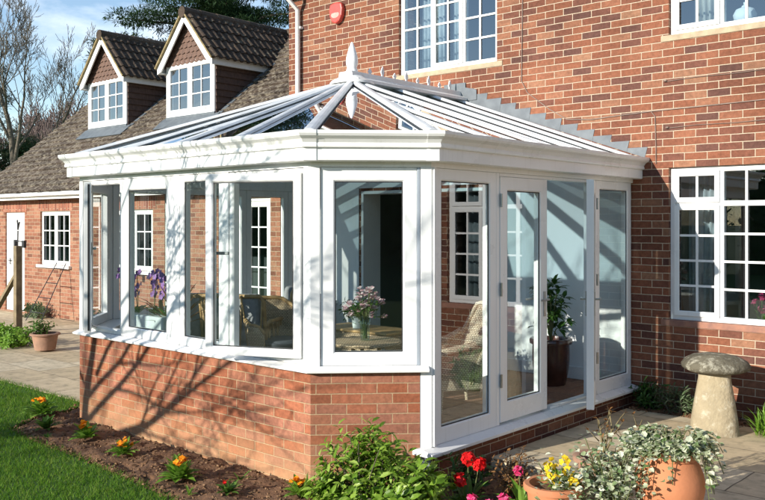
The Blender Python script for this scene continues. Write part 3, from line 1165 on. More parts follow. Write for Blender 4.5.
# left chamfer and left side glazing
FL = frame((B2[0] + .012 * c45, B2[1] + .012 * c45, 0), (c45, -c45, 0), (-c45, -c45, 0))
cons_light(FL, .065, LC - .065, t=.10, tb=.09)
FS = frame((WL[0] + .012, WL[1], 0), (0, -1, 0), (-1, 0, 0))
LS = WL[1] - B2[1]
e = [.03, .72, 1.42, 2.5, LS - .065]
for i in range(4):
    cons_light(FS, e[i] + .003, e[i + 1] - .003, t=.075, tb=.08)

# ---- door side (faces +X)
FD = frame((B[0] - .012, B[1], 0), (0, 1, 0), (1, 0, 0))
D0, D1 = .191, 2.261
fr1 = cons_light(FD, .05, .865, t=.095, tb=.125, z0=D0, z1=D1, mat='doorglass', name='side_window')
mb = MB()
mb.fbox(FD, .867, .915, D0, D1, -.07, .0)
mb.build('door_post', M['white'], cons, bevel=.003)


def lever(mb, F, a, z, side, c, dirn):
    mb.fbox(F, a - .016, a + .016, z - .11, z + .11, c, c + side * .01)
    s0, s1 = sorted((c + side * .0102, c + side * .055))
    mb.fbox(F, a - .009, a + .009, z + .03, z + .048, s0, s1)
    s0, s1 = sorted((c + side * .04, c + side * .055))
    b0, b1 = sorted((a + dirn * .0095, a + dirn * .12))
    mb.fbox(F, b0, b1, z + .03, z + .048, s0, s1)


def door(F, a0, a1, hinge_left, name='door'):
    mb = MB(); mb.ring(F, a0, a1, D0 + .02, D1 - .03, .115, -.06, .006, tb=.165)
    d = mb.build(name, M['white'], cons, bevel=.003)
    glaze(d, F, a0 + .109, a1 - .109, D0 + .179, D1 - .139, -.04, 'doorglass')
    gaskets(d, F, a0 + .115, a1 - .115, D0 + .185, D1 - .145, -.008)
    hm = MB()
    ha = a1 - .05 if hinge_left else a0 + .05
    lever(hm, F, ha, 1.14, 1, .0062, -1 if hinge_left else 1)
    lever(hm, F, ha, 1.14, -1, -.0602, -1 if hinge_left else 1)
    hm.build('handle', M['steel'], d, bevel=.003)
    hg = MB()
    he = a0 if hinge_left else a1
    for z in (.5, 1.25, 1.98):
        hg.tube([F[0] + F[1] * he + V((0, 0, z)) + F[3] * .016, F[0] + F[1] * he + V((0, 0, z + .11)) + F[3] * .016], .011, 8)
    hg.build('hinge', M['steel'], d, smooth=True)
    return d


door(FD, .917, 1.655, True)
mb = MB()
mb.fbox(FD, 1.72, 2.455, D0 + .0, D0 + .022, -.07, -.0)      # threshold
mb.fbox(FD, 2.456, 2.57, D0, D1, -.07, .0)                  # right jamb
mb.fbox(FD, .917, 2.455, D1 - .028, D1, -.07, .0)
mb.build('door_frame', M['white'], cons, bevel=.003)
th3 = R(26)
hy = B[1] + 2.53
# right leaf, hinged at the right jamb and opened outward
d3 = V((math.sin(th3), -math.cos(th3), 0)); n3 = V((math.cos(th3), math.sin(th3), 0))
F3 = (V((B[0] + .008, hy, 0)) + d3 * .74, -d3, V((0, 0, 1)), n3)
door(F3, 0, .735, False)
cons_light(FD, 2.572, LS - .02, t=.085, tb=.13, z0=D0, z1=D1, mat='doorglass', name='side_window')

# ---- roof
XR = -6.2; YF = 6.50; ZR = 3.33; ZE = 2.505
ev = offset_poly(FULL, .03)
eWR, eB, eA, eA2, eB2, eWL = [V((x, y, ZE)) for x, y in ev]
hub = V((XR, YF, ZR)); rw = V((XR, 8.306, ZR))
facets = [('roof_pane', [eB, eWR, rw, hub]), ('roof_pane', [eA, eB, hub]), ('roof_pane', [eA2, eA, hub]), ('roof_pane', [eB2, eA2, hub]), ('roof_pane', [eWL, eB2, hub, rw])]
barmb = []


def roof_bar(p, q, wd=.08, lift=.012, h=.022, taper=1.0):
    """capped glazing bar from eave point p to top point q, above and below the glass"""
    p = V(p); q = V(q)
    d = (q - p).normalized()
    s = d.cross(V((0, 0, 1))).normalized(); n = s.cross(d)
    if n.z < 0: n = -n
    mb = MB()
    prof = [(-.5, .007 - lift), (-.5, 0), (-.38, h * .75), (-.18, h), (.18, h), (.38, h * .75), (.5, 0), (.5, .007 - lift)]
    vs = []
    for P_, k in ((p, 1.0), (q, taper)):
        vs += [P_ + s * (a * wd * k) + n * (lift + b) for a, b in prof]
    m = len(prof)
    fs = [(i, i + 1, m + i + 1, m + i) for i in range(m - 1)] + [(m - 1, 0, m, 2 * m - 1), tuple(reversed(range(m))), tuple(range(m, 2 * m))]
    mb.add(vs, fs)
    fs_obj = mb.build('glazing_bar', M['cap'], cons)
    gk = MB()
    for sg in (-1, 1):
        a = wd * .5 * sg
        vs = []
        for P_, k in ((p, 1.0), (q, taper)):
            for x, y in ((a * k, .003), (a * k + sg * .008, .003), (a * k + sg * .008, .006), (a * k, .006)):
                vs.append(P_ + s * x + n * y)
        gk.add(vs, [(0, 1, 5, 4), (1, 2, 6, 5), (2, 3, 7, 6), (3, 0, 4, 7), (3, 2, 1, 0), (4, 5, 6, 7)])
    gk.build('gasket', M['gasket'], fs_obj)
    un = MB()
    vs = []
    for P_, k in ((p, 1.0), (q, taper)):
        for x, y in ((-wd * .36 * k, -.055), (wd * .36 * k, -.055), (wd * .36 * k, -.03), (-wd * .36 * k, -.03)):
            vs.append(P_ + s * x + n * y)
    un.add(vs, [(0, 1, 5, 4), (1, 2, 6, 5), (2, 3, 7, 6), (3, 0, 4, 7), (3, 2, 1, 0), (4, 5, 6, 7)])
    un.build('rafter', M['cap'], fs_obj)


def glass_slab(pts):
    mb = MB(); mb.slab(pts, .024)
    mb.build('roof_pane', M['roofglass'], cons)


# split each facet into separate panes between its bars
def lerp(a, b, t): return a + (b - a) * t


def facet_tri(e0, e1, n):
    pts = [lerp(e0, e1, i / n) for i in range(n + 1)]
    for i in range(n):
        glass_slab([pts[i], pts[i + 1], hub])
    for i in range(1, n):
        roof_bar(pts[i], lerp(pts[i], hub, .96), taper=.75)


facet_tri(eA2, eA, 4)
facet_tri(eB2, eA2, 1)
facet_tri(eA, eB, 1)
for sgn, e0, e1 in ((1, eB, eWR), (-1, eB2, eWL)):
    # right and left slopes: bars run square to the ridge
    ys = [YF, 7.10, 7.70, 8.306]
    xe = e0.x
    hipm = lerp(V((xe, e0.y, ZE)), hub, .5)
    prevE, prevR = None, None
    ymid = (e0.y + YF) / 2
    jackE = V((xe, ymid, ZE)); jackT = lerp(e0, hub, (ymid - e0.y) / (YF - e0.y))
    tri = [e0, jackE, jackT]; quad = [jackE, V((xe, YF, ZE)), hub, jackT]
    if sgn < 0: tri.reverse(); quad.reverse()
    glass_slab(tri); glass_slab(quad)
    roof_bar(jackE, lerp(jackE, jackT, .97))
    for i in range(3):
        q = [V((xe, ys[i], ZE)), V((xe, ys[i + 1], ZE)), V((XR, ys[i + 1], ZR)), V((XR, ys[i], ZR))]
        if sgn < 0: q.reverse()
        glass_slab(q)
    for y in ys[:-1] + [8.25]:
        roof_bar((xe, y, ZE), (XR + sgn * .07, y, ZR - .02))
for ec in (eB, eA, eA2, eB2):
    roof_bar(ec, lerp(ec, hub, .97), wd=.09, lift=.016, taper=.8)

# ridge, cresting, finial
mb = MB()
Fr = (V((XR, YF - .10, ZR)), V((1, 0, 0)), V((0, 0, 1)), V((0, 1, 0)))
mb.fprism(Fr, [(-.19, -.02), (-.185, .012), (-.10, .05), (-.09, .10), (.09, .10), (.10, .05), (.185, .012), (.19, -.02)], 0, 8.30 - YF + .10)
ridge = mb.build('ridge', M['gutter'], cons, bevel=.004)
nsp = 8
crestmat = simple('grey translucent cresting', (.72, .74, .75), .3, .05, 5)
for i in range(nsp):
    mb = MB()
    y = YF + .28 + i * (8.2 - YF - .28) / (nsp - 1)
    hh = .13 if i % 2 else .085
    z = ZR + .099
    mb.fprism((V((XR, y, z)), V((0, 1, 0)), V((0, 0, 1)), V((1, 0, 0))), [(-.028, 0), (-.012, .03), (-.028, hh * .5), (-.018, hh * .72), (0, hh), (.018, hh * .72), (.028, hh * .5), (.012, .03), (.028, 0)], -.006, .006)
    mb.build('cresting', crestmat, cons)

mb = MB()
mb.lathe([(.24, -.03), (.235, -.005), (.16, .035), (.10, .07), (.085, .10), (.0, .101)], (XR, YF, ZR), 10)
mb.build('hub_cap', M['gutter'], cons, smooth=True)
mb = MB()
mb.lathe([(.075, .085), (.062, .13), (.05, .16), (.06, .19), (.064, .22), (.060, .27), (.05, .31), (.032, .37), (.014, .42), (.0, .435)], (XR, YF, ZR - .01), 18)
mb.build('finial', M['white'], cons, smooth=True)
mb = MB()
mb.lathe([(.0, -.38), (.012, -.37), (.03, -.31), (.045, -.25), (.055, -.2), (.06, -.16), (.05, -.13), (.055, -.1), (.06, -.06), (.0, -.055)], (XR, YF, ZR), 18)
mb.build('pendant', M['white'], cons, smooth=True)

# stepped lead flashing on the house wall, both slopes
for sgn in (1, -1):
    mb = MB()
    xe = eWR.x + .10 if sgn > 0 else eWL.x - .1
    nst = 12
    for i in range(nst):
        t0 = i / nst; t1 = (i + 1) / nst
        xa = xe + (XR + sgn * .05 - xe) * t0; xb = xe + (XR + sgn * .05 - xe) * t1
        za = ZE + (ZR - ZE) * t0; zb = ZE + (ZR - ZE) * t1
        top = round((zb + .085) / .075) * .075
        dx = (xb - xa) * .12
        y = YH - .004 - (i % 2) * .0025
        q = [V((xa, y, za + .012)), V((xb, y, zb + .012)), V((xb, y, top)), V((xa - dx * 1.2, y, top))]
        if (q[1] - q[0]).cross(q[2] - q[0]).y > 0: q.reverse()
        mb.slab(q, .002)
    mb.build('flashing', M['lead'], cons)
mb = MB()
mb.fprism((V((XR, YH - .012, ZR)), V((1, 0, 0)), V((0, 0, 1)), V((0, -1, 0))), [(-.32, -.02), (.32, -.02), (.32, .10), (.16, .14), (.16, .2), (-.16, .2), (-.16, .14), (-.32, .1)], 0, .003)
mb.build('ridge_flashing', M['lead'], cons)

# ------------------------------------------------------------------ single storey wing with dormers
YW = 8.6; XW0 = -19.55; XW1 = -9.185; TP = .835
YE, ZEV = 8.33, 2.50
wing = thing('house_wing', 'low brick wing with lichened tiled roof left of the house', 'house', (-14.5, YW, 0))
mb = MB()
WOPS = [(-17.2, -15.97, .99, 2.09), (-14.3, -13.07, .99, 2.09), (-18.8, -17.9, -.06, 2.08), (-10.78, -9.92, .0, 2.24)]
wall_openings(mb, XW0, XW1, -.4, 2.39, YW, .25, WOPS)
mb.build('wall', M['wingbrick'], wing)
for x0, x1, z0 in ((-17.3, -15.87, 2.10), (-14.4, -12.97, 2.10), (-18.9, -17.8, 2.09)):
    mb = MB()
    mb.box(x0, x1, YW - .006, YW - .001, z0, z0 + .22)
    mb.build('soldier_course', M['soldier'], wing)
mb = MB()
mb.box(XW0, XW0 + .25, YW + .251, 15.5, -.4, 2.39)
mb.add([(XW0, YE, 2.39), (XW0, 16.4, 2.39), (XW0, 12.45, 5.8), (XW0 + .2, YE, 2.39), (XW0 + .2, 16.4, 2.39), (XW0 + .2, 12.45, 5.8)], [(0, 1, 2), (5, 4, 3), (0, 2, 5, 3), (1, 4, 5, 2), (0, 3, 4, 1)])
mb.build('gable_wall', M['wingbrick'], wing)
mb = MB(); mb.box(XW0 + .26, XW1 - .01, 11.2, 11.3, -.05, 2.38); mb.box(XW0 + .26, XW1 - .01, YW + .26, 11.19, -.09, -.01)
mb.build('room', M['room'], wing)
mb = MB(); mb.box(XW0 - .05, XW1, YE + .02, YW - .001, 2.392, 2.41)
mb.build('soffit', M['paint'], wing)
mb = MB(); mb.box(XW0 - .06, XW1, YE - .005, YE + .018, 2.33, 2.475)
mb.build('fascia', M['paint'], wing)
mb = MB()
n = len(prof)
prof2 = [(a * .95, b * .95) for a, b in [(.0, .0), (.02, -.045), (.06, -.06), (.1, -.045), (.12, .0), (.112, .0), (.095, -.038), (.06, -.05), (.026, -.038), (.008, .0)]]
n = len(prof2)
mb.add([(XW0 - .06, YE - .008 - a, 2.44 + b) for a, b in prof2] + [(XW1 + .0, YE - .008 - a, 2.44 + b) for a, b in prof2],
       [(i, (i + 1) % n, n + (i + 1) % n, n + i) for i in range(n)] + [tuple(reversed(range(n))), tuple(range(n, 2 * n))])
mb.build('gutter', M['gutter'], wing)


def tiles(mb, o, u, v, W, Ls, tw, gauge, amp, lift, seed, ok=None):
    """laid roof tiles, each its own little rolled slab; o = lower left corner, u along the eave, v up the slope"""
    rnd = random.Random(seed)
    o, u, v = V(o), V(u).normalized(), V(v).normalized()
    n = u.cross(v)
    if n.z < 0: n = -n
    nc = int(Ls / gauge + .5); nt_ = int(W / tw + .999)
    prof = [(0, .0), (.18, 0), (.36, .0), (.5, .75), (.68, 1.0), (.85, .75), (1.0, .05)] if amp > .01 else [(0, 0), (.5, .12), (.985, 0)]
    for c in range(nc):
        sh = (c % 2) * .5 * tw if amp <= .01 else 0
        for t in range(-1 if sh else 0, nt_):
            a0 = t * tw + sh
            if a0 > W - .02 or a0 + tw < .02: continue
            dz = rnd.uniform(-.004, .004); dv = rnd.uniform(-.008, .006)
            tl = rnd.uniform(-.005, .005)
            b = len(mb.v)
            lo, hi = c * gauge - .03 + dv, min((c + 1) * gauge + .01, Ls)
            m = 0
            for q, h in prof:
                a = min(max(a0 + q * tw * .995, 0), W)
                hh = h * amp + dz
                for s_, l_ in ((lo, -.0), (lo, lift), (hi, lift * .15)):
                    mb.v.append(o + u * a + v * s_ + n * (hh + l_ + (tl if s_ == lo else 0) * q))
                m += 1
            if ok and not ok(o + u * (a0 + tw / 2) + v * (lo + hi) / 2):
                del mb.v[b:]
                continue
            for k in range(m - 1):
                p = b + 3 * k
                mb.f += [(p, p + 3, p + 4, p + 1), (p + 1, p + 4, p + 5, p + 2)]
    return mb


LS_R = (12.48 - YE) / math.cos(math.atan(TP))
sv = V((0, 1, TP)).normalized()
dorm = [-16.84, -13.82]
mb = MB()
tiles(mb, (XW0 - .12, YE - .02, ZEV), (1, 0, 0), sv, XW1 - XW0 + .12, LS_R, .24, .19, .006, .042, 3,
      ok=lambda p: not any(abs(p.x - c) < .62 and p.y > 10.25 for c in dorm))
rf = mb.build('roof', M['tile'], wing)
mb = MB()
mb.slab([(XW0 - .1, YE, ZEV - .02), (XW1, YE, ZEV - .02), (XW1, 12.48, ZEV - .02 + (12.48 - YE) * TP), (XW0 - .1, 12.48, ZEV - .02 + (12.48 - YE) * TP)], .06)
mb.slab([(XW0 - .1, 12.48, ZEV - .02 + (12.48 - YE) * TP), (XW1, 12.48, ZEV - .02 + (12.48 - YE) * TP), (XW1, 16.6, ZEV), (XW0 - .1, 16.6, ZEV)], .06)
mb.build('roof_deck', M['dtile'], rf)
zr = ZEV + (12.48 - YE) * TP
mb = MB()
x = XW0 - .12
while x < XW1 - .05:
    x2 = min(x + .44, XW1)
    mb.tube([(x, 12.48, zr - .03), (x2 + .01 if x2 < XW1 else x2, 12.48, zr - .03)], [.12, .112], 10)
    x = x2 + .006
mb.build('ridge_tiles', M['dtile'], rf)
# verge mortar on the left gable
mb = MB()
mb.slab([(XW0 - .14, YE, ZEV - .01), (XW0 - .10, YE, ZEV - .01), (XW0 - .10, 12.48, zr - .01), (XW0 - .14, 12.48, zr - .01)], .07)
mb.build('verge', M['lichenedge'], rf)

house_window(wing, -17.2, -15.97, .99, 2.09, YW + .04, ['open', 'open'], rows=3, mw=.05, frame_t=.05, sill=None)
house_window(wing, -14.3, -13.07, .99, 2.09, YW + .04, ['open', 'open'], rows=3, mw=.05, frame_t=.05, sill=None)
for x0, x1 in ((-17.26, -15.91), (-14.36, -13.01)):
    mb = MB()
    mb.box(x0, x1, YW - .07, YW + .03, .93, .988)
    mb.build('window_sill', M['paint'], wing, bevel=.005)
# white boarded door
mb = MB()
Fdw = frame((-18.8, YW + .03, -.06), (1, 0, 0), (0, -1, 0))
mb.ring(Fdw, 0, .9, 0, 2.14, .06, -.08, 0)
dr = mb.build('door_surround', M['paint'], wing, bevel=.004)
mb = MB()
mb.fbox(Fdw, .062, .838, .04, 2.078, -.06, -.02)
mb.ring(Fdw, .10, .80, .12, .95, .09, -.0195, -.008)
mb.ring(Fdw, .10, .80, 1.02, 2.02, .09, -.0195, -.008)
dd = mb.build('door', M['paint'], wing, bevel=.003)
mb = MB()
mb.fbox(Fdw, .15, .175, 1.0, 1.14, -.008, .004); mb.fbox(Fdw, .15, .26, 1.08, 1.1, .02, .034); mb.fbox(Fdw, .152, .172, 1.082, 1.098, .004, .02)
mb.build('handle', M['feeder'], dd)
# glazed garden door near the house corner
Fg = frame((-10.78, YW + .035, .0), (1, 0, 0), (0, -1, 0))
mb = MB(); mb.ring(Fg, 0, .86, 0, 2.24, .055, -.08, 0)
gd = mb.build('glazed_door', M['paint'], wing, bevel=.004)
mb = MB(); mb.ring(Fg, .057, .803, .03, 2.183, .085, -.06, -.008, tb=.2)
mb.build('door_leaf', M['paint'], gd, bevel=.003)
glaze(gd, Fg, .138, .722, .225, 2.102, -.04, 'houseglass', .014)
bars(gd, Fg, .142, .718, .23, 2.098, 3, 6, -.024)


def dormer(cx, name_part):
    hw, yf, yb = .78, 9.95, 9.78
    zb = ZEV + (yf - YE) * TP
    zE, zA, hb = 4.98, 5.95, .89
    d = None
    mb = MB()
    mb.add([(cx - hw + .02, yf + .02, zb - .5), (cx + hw - .02, yf + .02, zb - .5), (cx + hw - .02, 12.2, zb - .5), (cx - hw + .02, 12.2, zb - .5),
            (cx - hw + .02, yf + .02, zE + .06), (cx + hw - .02, yf + .02, zE + .06), (cx + hw - .02, 12.2, zE + .06), (cx - hw + .02, 12.2, zE + .06)],
           [(0, 3, 2, 1), (1, 2, 6, 5), (3, 0, 4, 7), (2, 3, 7, 6)])
    d = mb.build('dormer', M['hang'], wing)
    # hung tiles on the cheeks, course by course
    for sg in (1, -1):
        ch = MB()
        X = cx + sg * hw
        z = zb - .1; k = 0
        rnd = random.Random(k)
        while z < zE + .02:
            z1 = min(z + .125, zE + .05)
            yend = YE + (z1 - ZEV) / TP + .15
            y = yf + (k % 2) * -.085
            while y < yend:
                y0, y1 = max(y, yf), min(y + .167, yend)
                y += .17
                if y1 - y0 < .02: continue
                a, b = .030 + rnd.uniform(-.003, .003), .004
                p = [(X - sg * .02, y0, z), (X + sg * a, y0, z), (X + sg * b, y0, z1 + .02), (X - sg * .02, y0, z1 + .02)]
                ch.add(p + [(q[0], y1, q[2]) for q in p], [(0, 1, 2, 3), (7, 6, 5, 4), (0, 4, 5, 1), (1, 5, 6, 2), (2, 6, 7, 3), (3, 7, 4, 0)])
            z = z1; k += 1
        ch.build('cheek', M['hang'], d)
        # lead soaker along the foot of the cheek
        lf = MB()
        y2 = YE + (zE - ZEV) / TP
        q = [V((X + sg * .03, yf - .1, zb - .1 * TP + .06)), V((X + sg * .16, yf - .1, zb - .1 * TP + .06)), V((X + sg * .16, y2, zE + .06)), V((X + sg * .03, y2, zE + .06))]
        if (q[1] - q[0]).cross(q[2] - q[0]).z < 0: q.reverse()
        lf.slab(q, .008)
        lf.build('lead_soaker', M['lead'], d)
    # lead apron below the window
    ap = MB()
    q = [V((cx - hw - .14, yf - .26, zb - .26 * TP + .075)), V((cx + hw + .14, yf - .26, zb - .26 * TP + .075)), V((cx + hw + .14, yf - .01, zb + .075)), V((cx - hw - .14, yf - .01, zb + .075))]
    ap.slab(q, .012)
    ap.box(cx - hw, cx + hw, yf - .035, yf - .002, zb + .0, zb + .10)
    ap.build('lead_apron', M['lead'], d)
    # tiled gable: bevel-bottomed tiles
    gm = MB()
    zg0 = 4.95; z = zg0; k = 0
    while z < zA - .1:
        half = hb * (zA - z) / (zA - zE)
        x = -half + ((k % 2) * .5) * .15
        x = -math.ceil(half / .15) * .15 + (k % 2) * .075
        while x < half:
            xa, xb = max(x, -half), min(x + .146, half)
            if xb - xa > .02:
                top = z + .15
                ht = max(0., hb * (zA - top) / (zA - zE))
                ta, tb_ = max(min(xa, ht), -ht), max(min(xb, ht), -ht)
                full = xb - xa > .13
                lowp = [(xa, z + .02), (xa + .05, z), (xb - .05, z), (xb, z + .02)] if full else [(xa, z), (xb, z)]
                pts = [V((cx + a, yf - .018 - .022, c)) for a, c in lowp] + [V((cx + tb_, yf - .012, top)), V((cx + ta, yf - .012, top))]
                nn = len(pts)
                gm.add(pts + [p + V((0, .012, 0)) for p in pts], [tuple(range(nn)), tuple(reversed(range(nn, 2 * nn)))] + [(i, nn + i, nn + (i + 1) % nn, (i + 1) % nn) for i in range(nn)])
            x += .15
        z += .105; k += 1
    gm.build('gable_tiling', simple('warm hanging tiles', (.155, .088, .062), .85, .2, 14, bmp=.25, col2=(.095, .055, .042)), d)
    mb = MB()
    mb.add([(cx - hw, yf, 4.9), (cx + hw, yf, 4.9), (cx, yf, zA - .06), (cx - hw, yf + .03, 4.9), (cx + hw, yf + .03, 4.9), (cx, yf + .03, zA - .06)], [(0, 1, 2), (5, 4, 3), (0, 3, 4, 1), (1, 4, 5, 2), (2, 5, 3, 0)])
    mb.build('gable_board', M['hang'], d)
    # window filling the face
    F = frame((cx - hw, yf - .03, zb + .10), (1, 0, 0), (0, -1, 0))
    W, H = 2 * hw, zE + .03 - zb - .10
    mb = MB()
    mb.ring(F, 0, W, 0, H, .085, -.12, .0)
    mb.fbox(F, W / 2 - .025, W / 2 + .025, .086, H - .086, -.1, -.004)
    wn = mb.build('dormer_window', M['white'], wing, bevel=.003)
    for a0, a1 in ((.087, W / 2 - .027), (W / 2 + .027, W - .087)):
        sm = MB(); sm.ring(F, a0, a1, .089, H - .087, .045, -.06, .008)
        sm.build('sash', M['white'], wn, bevel=.002)
        glaze(wn, F, a0 + .04, a1 - .04, .13, H - .128, -.035, 'houseglass', .012)
        bars(wn, F, a0 + .045, a1 - .045, .134, H - .132, 2, 3, -.02)
    bk = MB(); bk.fbox(F, .0, W, 0, H, -.9, -.88)  # dark panel set well behind the dormer panes
    bk.build('back_panel', M['room'], wn)
    # bargeboards, fascias
    for sg in (1, -1):
        bm_ = MB()
        Fq = (V((cx, yb, 0)), V((sg, 0, 0)), V((0, 0, 1)), V((0, -1, 0)))
        bm_.fprism(Fq, [(0.003, zA - .03), (hb, zE - .03), (hb, zE - .17), (hb - .12, zE - .13), (0.003, zA - .22)], -.03, .0)
        bm_.build('bargeboard', M['paint'], d, bevel=.003)
        fm = MB()
        yend = YE + (zE - ZEV) / TP + .1
        xa, xb = sorted((cx + sg * (hb - .02), cx + sg * hb))
        fm.box(xa, xb, yb + .031, yend, zE - .16, zE - .015)
        xa, xb = sorted((cx + sg * (hw + .03), cx + sg * (hb - .021)))
        fm.box(xa, xb, yb + .031, yend, zE - .155, zE - .135)
        fm.build('fascia', M['paint'], d)
        # tiled slope
        dv = V((-sg * hb, 0, zA - zE)).normalized()
        Ls = math.hypot(hb, zA - zE)
        tm = MB()
        ok = lambda p: p.z > ZEV + (p.y - YE) * TP - .12
        if sg > 0:
            tiles(tm, (cx + hb + .05 * .68, yb - .04, zE - .05 * .73 - .0), (0, 1, 0), dv, 12.6 - yb, Ls + .05, .165, .29, .035, .03, 11, ok)
        else:
            tiles(tm, (cx - hb - .05 * .68, yb - .04, zE - .05 * .73 - .0), (0, 1, 0), dv, 12.6 - yb, Ls + .05, .165, .29, .035, .03, 12, ok)
        dk = MB()
        q = [V((cx + sg * hb, yb, zE - .02)), V((cx + sg * hb, 12.5, zE - .02)), V((cx, 12.5, zA - .02)), V((cx, yb, zA - .02))]
        if (q[1] - q[0]).cross(q[2] - q[0]).z < 0: q.reverse()
        dk.slab(q, .02)
        rfp = tm.build('dormer_roof', M['dtile'], wing)
        dk.build('roof_deck', M['dtile'], rfp)
        vm = MB()
        q = [V((cx + sg * (hb + .04), yb - .045, zE - .04)), V((cx + sg * (hb + .04), yb + .03, zE - .04)), V((cx, yb + .03, zA + .025)), V((cx, yb - .045, zA + .025))]
        if (q[1] - q[0]).cross(q[2] - q[0]).z < 0: q.reverse()
        vm.slab(q, .035)
        vm.build('verge', M['lichenedge'], rfp)
    rm = MB()
    y = yb - .05
    while y < 12.4:
        rm.tube([(cx, y, zA - .03), (cx, y + .4, zA - .03)], [.11, .103], 10)
        y += .404
    rm.build('ridge_tiles', M['dtile'], rfp)


for cx in dorm:
    dormer(cx, '')


# ------------------------------------------------------------------ trees
def grow(tr, cr, p, d, r, L, lvl, rnd, maxl, up=.12, spread=.75, kids=(3, 5), shrink=.66, wob=.16, cutoff=.004, nseg=5):
    """recursive branch; thick levels go to tr, thin ones to cr"""
    p = V(p); d = V(d).normalized()
    pts = [p.copy()]; rad = [r]
    dirs = []
    for i in range(nseg):
        d = (d + V((rnd.uniform(-1, 1), rnd.uniform(-1, 1), rnd.uniform(-.6, 1))) * (wob if lvl else wob * .3) + V((0, 0, up))).normalized()
        p = p + d * (L / nseg)
        pts.append(p.copy()); dirs.append(d.copy())
        rad.append(max(cutoff, r * (1 - .55 * (i + 1) / nseg)))
    mbx = tr if lvl < 2 else cr
    mbx.tube(pts, rad, 9 if lvl == 0 else (6 if lvl < 3 else 4), caps=False)
    if lvl >= maxl: return
    nk = rnd.randint(*kids)
    if lvl == 0: nk += 2
    for k in range(nk):
        t = (.45 if lvl == 0 else .25) + (.55 if lvl == 0 else .75) * (k + rnd.uniform(.2, .8)) / nk
        i = min(int(t * nseg), nseg - 1)
        f = t * nseg - i
        q = pts[i] + (pts[i + 1] - pts[i]) * min(max(f, 0), 1)
        ax = dirs[i]
        o = ax.orthogonal().normalized()
        o = Matrix.Rotation(rnd.uniform(0, 6.283), 3, ax) @ o
        nd = (ax + o * rnd.uniform(spread * .6, spread * 1.4)).normalized()
        rr = (rad[i] * (1 - f) + rad[i + 1] * f) * rnd.uniform(.5, .72)
        grow(tr, cr, q, nd, rr, L * shrink * rnd.uniform(.75, 1.2), lvl + 1, rnd, maxl, up, spread, kids, shrink, wob, cutoff, max(3, nseg - 1))
    if lvl > 0 or True:
        grow(tr, cr, pts[-1], dirs[-1], rad[-1], L * shrink, lvl + 1, rnd, maxl, up, spread, kids, shrink, wob, cutoff, max(3, nseg - 1))


def bare_tree(loc, label, seed, H, r, maxl=5, lean=(0, 0), mat='bark', tmat=None, group=None, up=.12, spread=.75, kids=(3, 5), cutoff=.006, trunk=.35, shrink=.66):
    rnd = random.Random(seed)
    t = thing('bare_tree', label, 'tree', loc, group)
    tr, cr = MB(), MB()
    grow(tr, cr, V(loc) - V((0, 0, .2)), (lean[0], lean[1], 1), r, H * trunk, 0, rnd, maxl, up, spread, kids, shrink, .16, cutoff)
    tr.build('trunk', M[mat], t, smooth='all')
    cr.build('crown', M[tmat or mat], t, smooth='all')
    return t


def foliage(mb, c, rad, n, rnd, size, flat=.0, hollow=.55, segs=1, droop=0., aspect=.4):
    """leaf-sized faces spread through an irregular ellipsoid"""
    c = V(c)
    for _ in range(n):
        while True:
            q = V((rnd.uniform(-1, 1), rnd.uniform(-1, 1), rnd.uniform(-1, 1)))
            if hollow < q.length < 1: break
        bump_ = 1 + .45 * mnoise.noise(q * 2.1 + c)
        p = c + V((q.x * rad[0], q.y * rad[1], q.z * rad[2])) * bump_
        d = (q + V((rnd.uniform(-1, 1), rnd.uniform(-1, 1), rnd.uniform(-1, 1))) * .9 + V((0, 0, -droop)))
        d.z *= (1 - flat)
        s = size * rnd.uniform(.6, 1.3)
        mb.leaf(p, d, V((rnd.uniform(-.5, .5), rnd.uniform(-.5, .5), 1)), s, s * aspect, .3, segs)


# the tall bare tree beyond the wing, left edge
bare_tree((-34.4, 16.3, -.3), 'tall bare winter tree rising beyond the wing roof at the left edge', 9, 13.2, .24, maxl=6, mat='barkpale', tmat='barkpale', up=.09, spread=.72, kids=(2, 4), cutoff=.0075, trunk=.44, shrink=.56)
# trees standing in the front garden, out of frame: their shadows fall on the conservatory and lawn
rnd = random.Random(12)
st_ = thing('bare_tree', 'low spreading bare fruit tree whose branch shadows fall across the low conservatory wall', 'tree', (-8.72, -.3, -.12))
tr, cr = MB(), MB()
T0 = V((-8.72, -.3, -.12))
tr.tube([T0 - V((0, 0, .2)), T0 + V((.02, 0, .6)), T0 + V((.0, .05, 1.2)), T0 + V((.06, .0, 1.75)), T0 + V((.25, -.05, 2.5)), T0 + V((.35, .05, 3.3))], [.085, .075, .068, .06, .045, .02], 10)
tr.tube([T0 + V((-.22, .1, -.2)), T0 + V((-.2, .1, .7)), T0 + V((-.19, .1, 1.5)), T0 + V((-.3, 0, 2.4)), T0 + V((-.35, .1, 3.4))], [.06, .055, .05, .04, .015], 9)
for (h, dx, dy, dz, r_, L_) in [(1.22, 1, .1, .22, .042, 2.6), (1.30, 1, -.25, .42, .034, 2.4), (1.5, 1, .3, .62, .036, 2.5), (1.72, 1, -.1, .85, .034, 2.4), (2.0, .8, .3, .9, .03, 2.0), (2.4, .9, -.2, .7, .026, 2.2),
                                (2.6, -.6, .2, .9, .025, 1.6), (3.0, .7, .2, .8, .022, 1.8), (1.9, -.7, -.2, .8, .025, 1.5), (3.2, .3, -.2, 1, .02, 1.5)]:
    grow(tr, cr, T0 + V((.03 if h < 2 else .25, 0, h)), V((dx, dy, dz)), r_, L_, 1, rnd, 4 if h < 1.6 else 2, -.01, .85, (4, 6) if h < 1.6 else (3, 4), .5, .2, .0055, 6)
tr.build('trunk', M['bark'], st_, smooth='all')
cr.build('crown', M['bark'], st_, smooth='all')
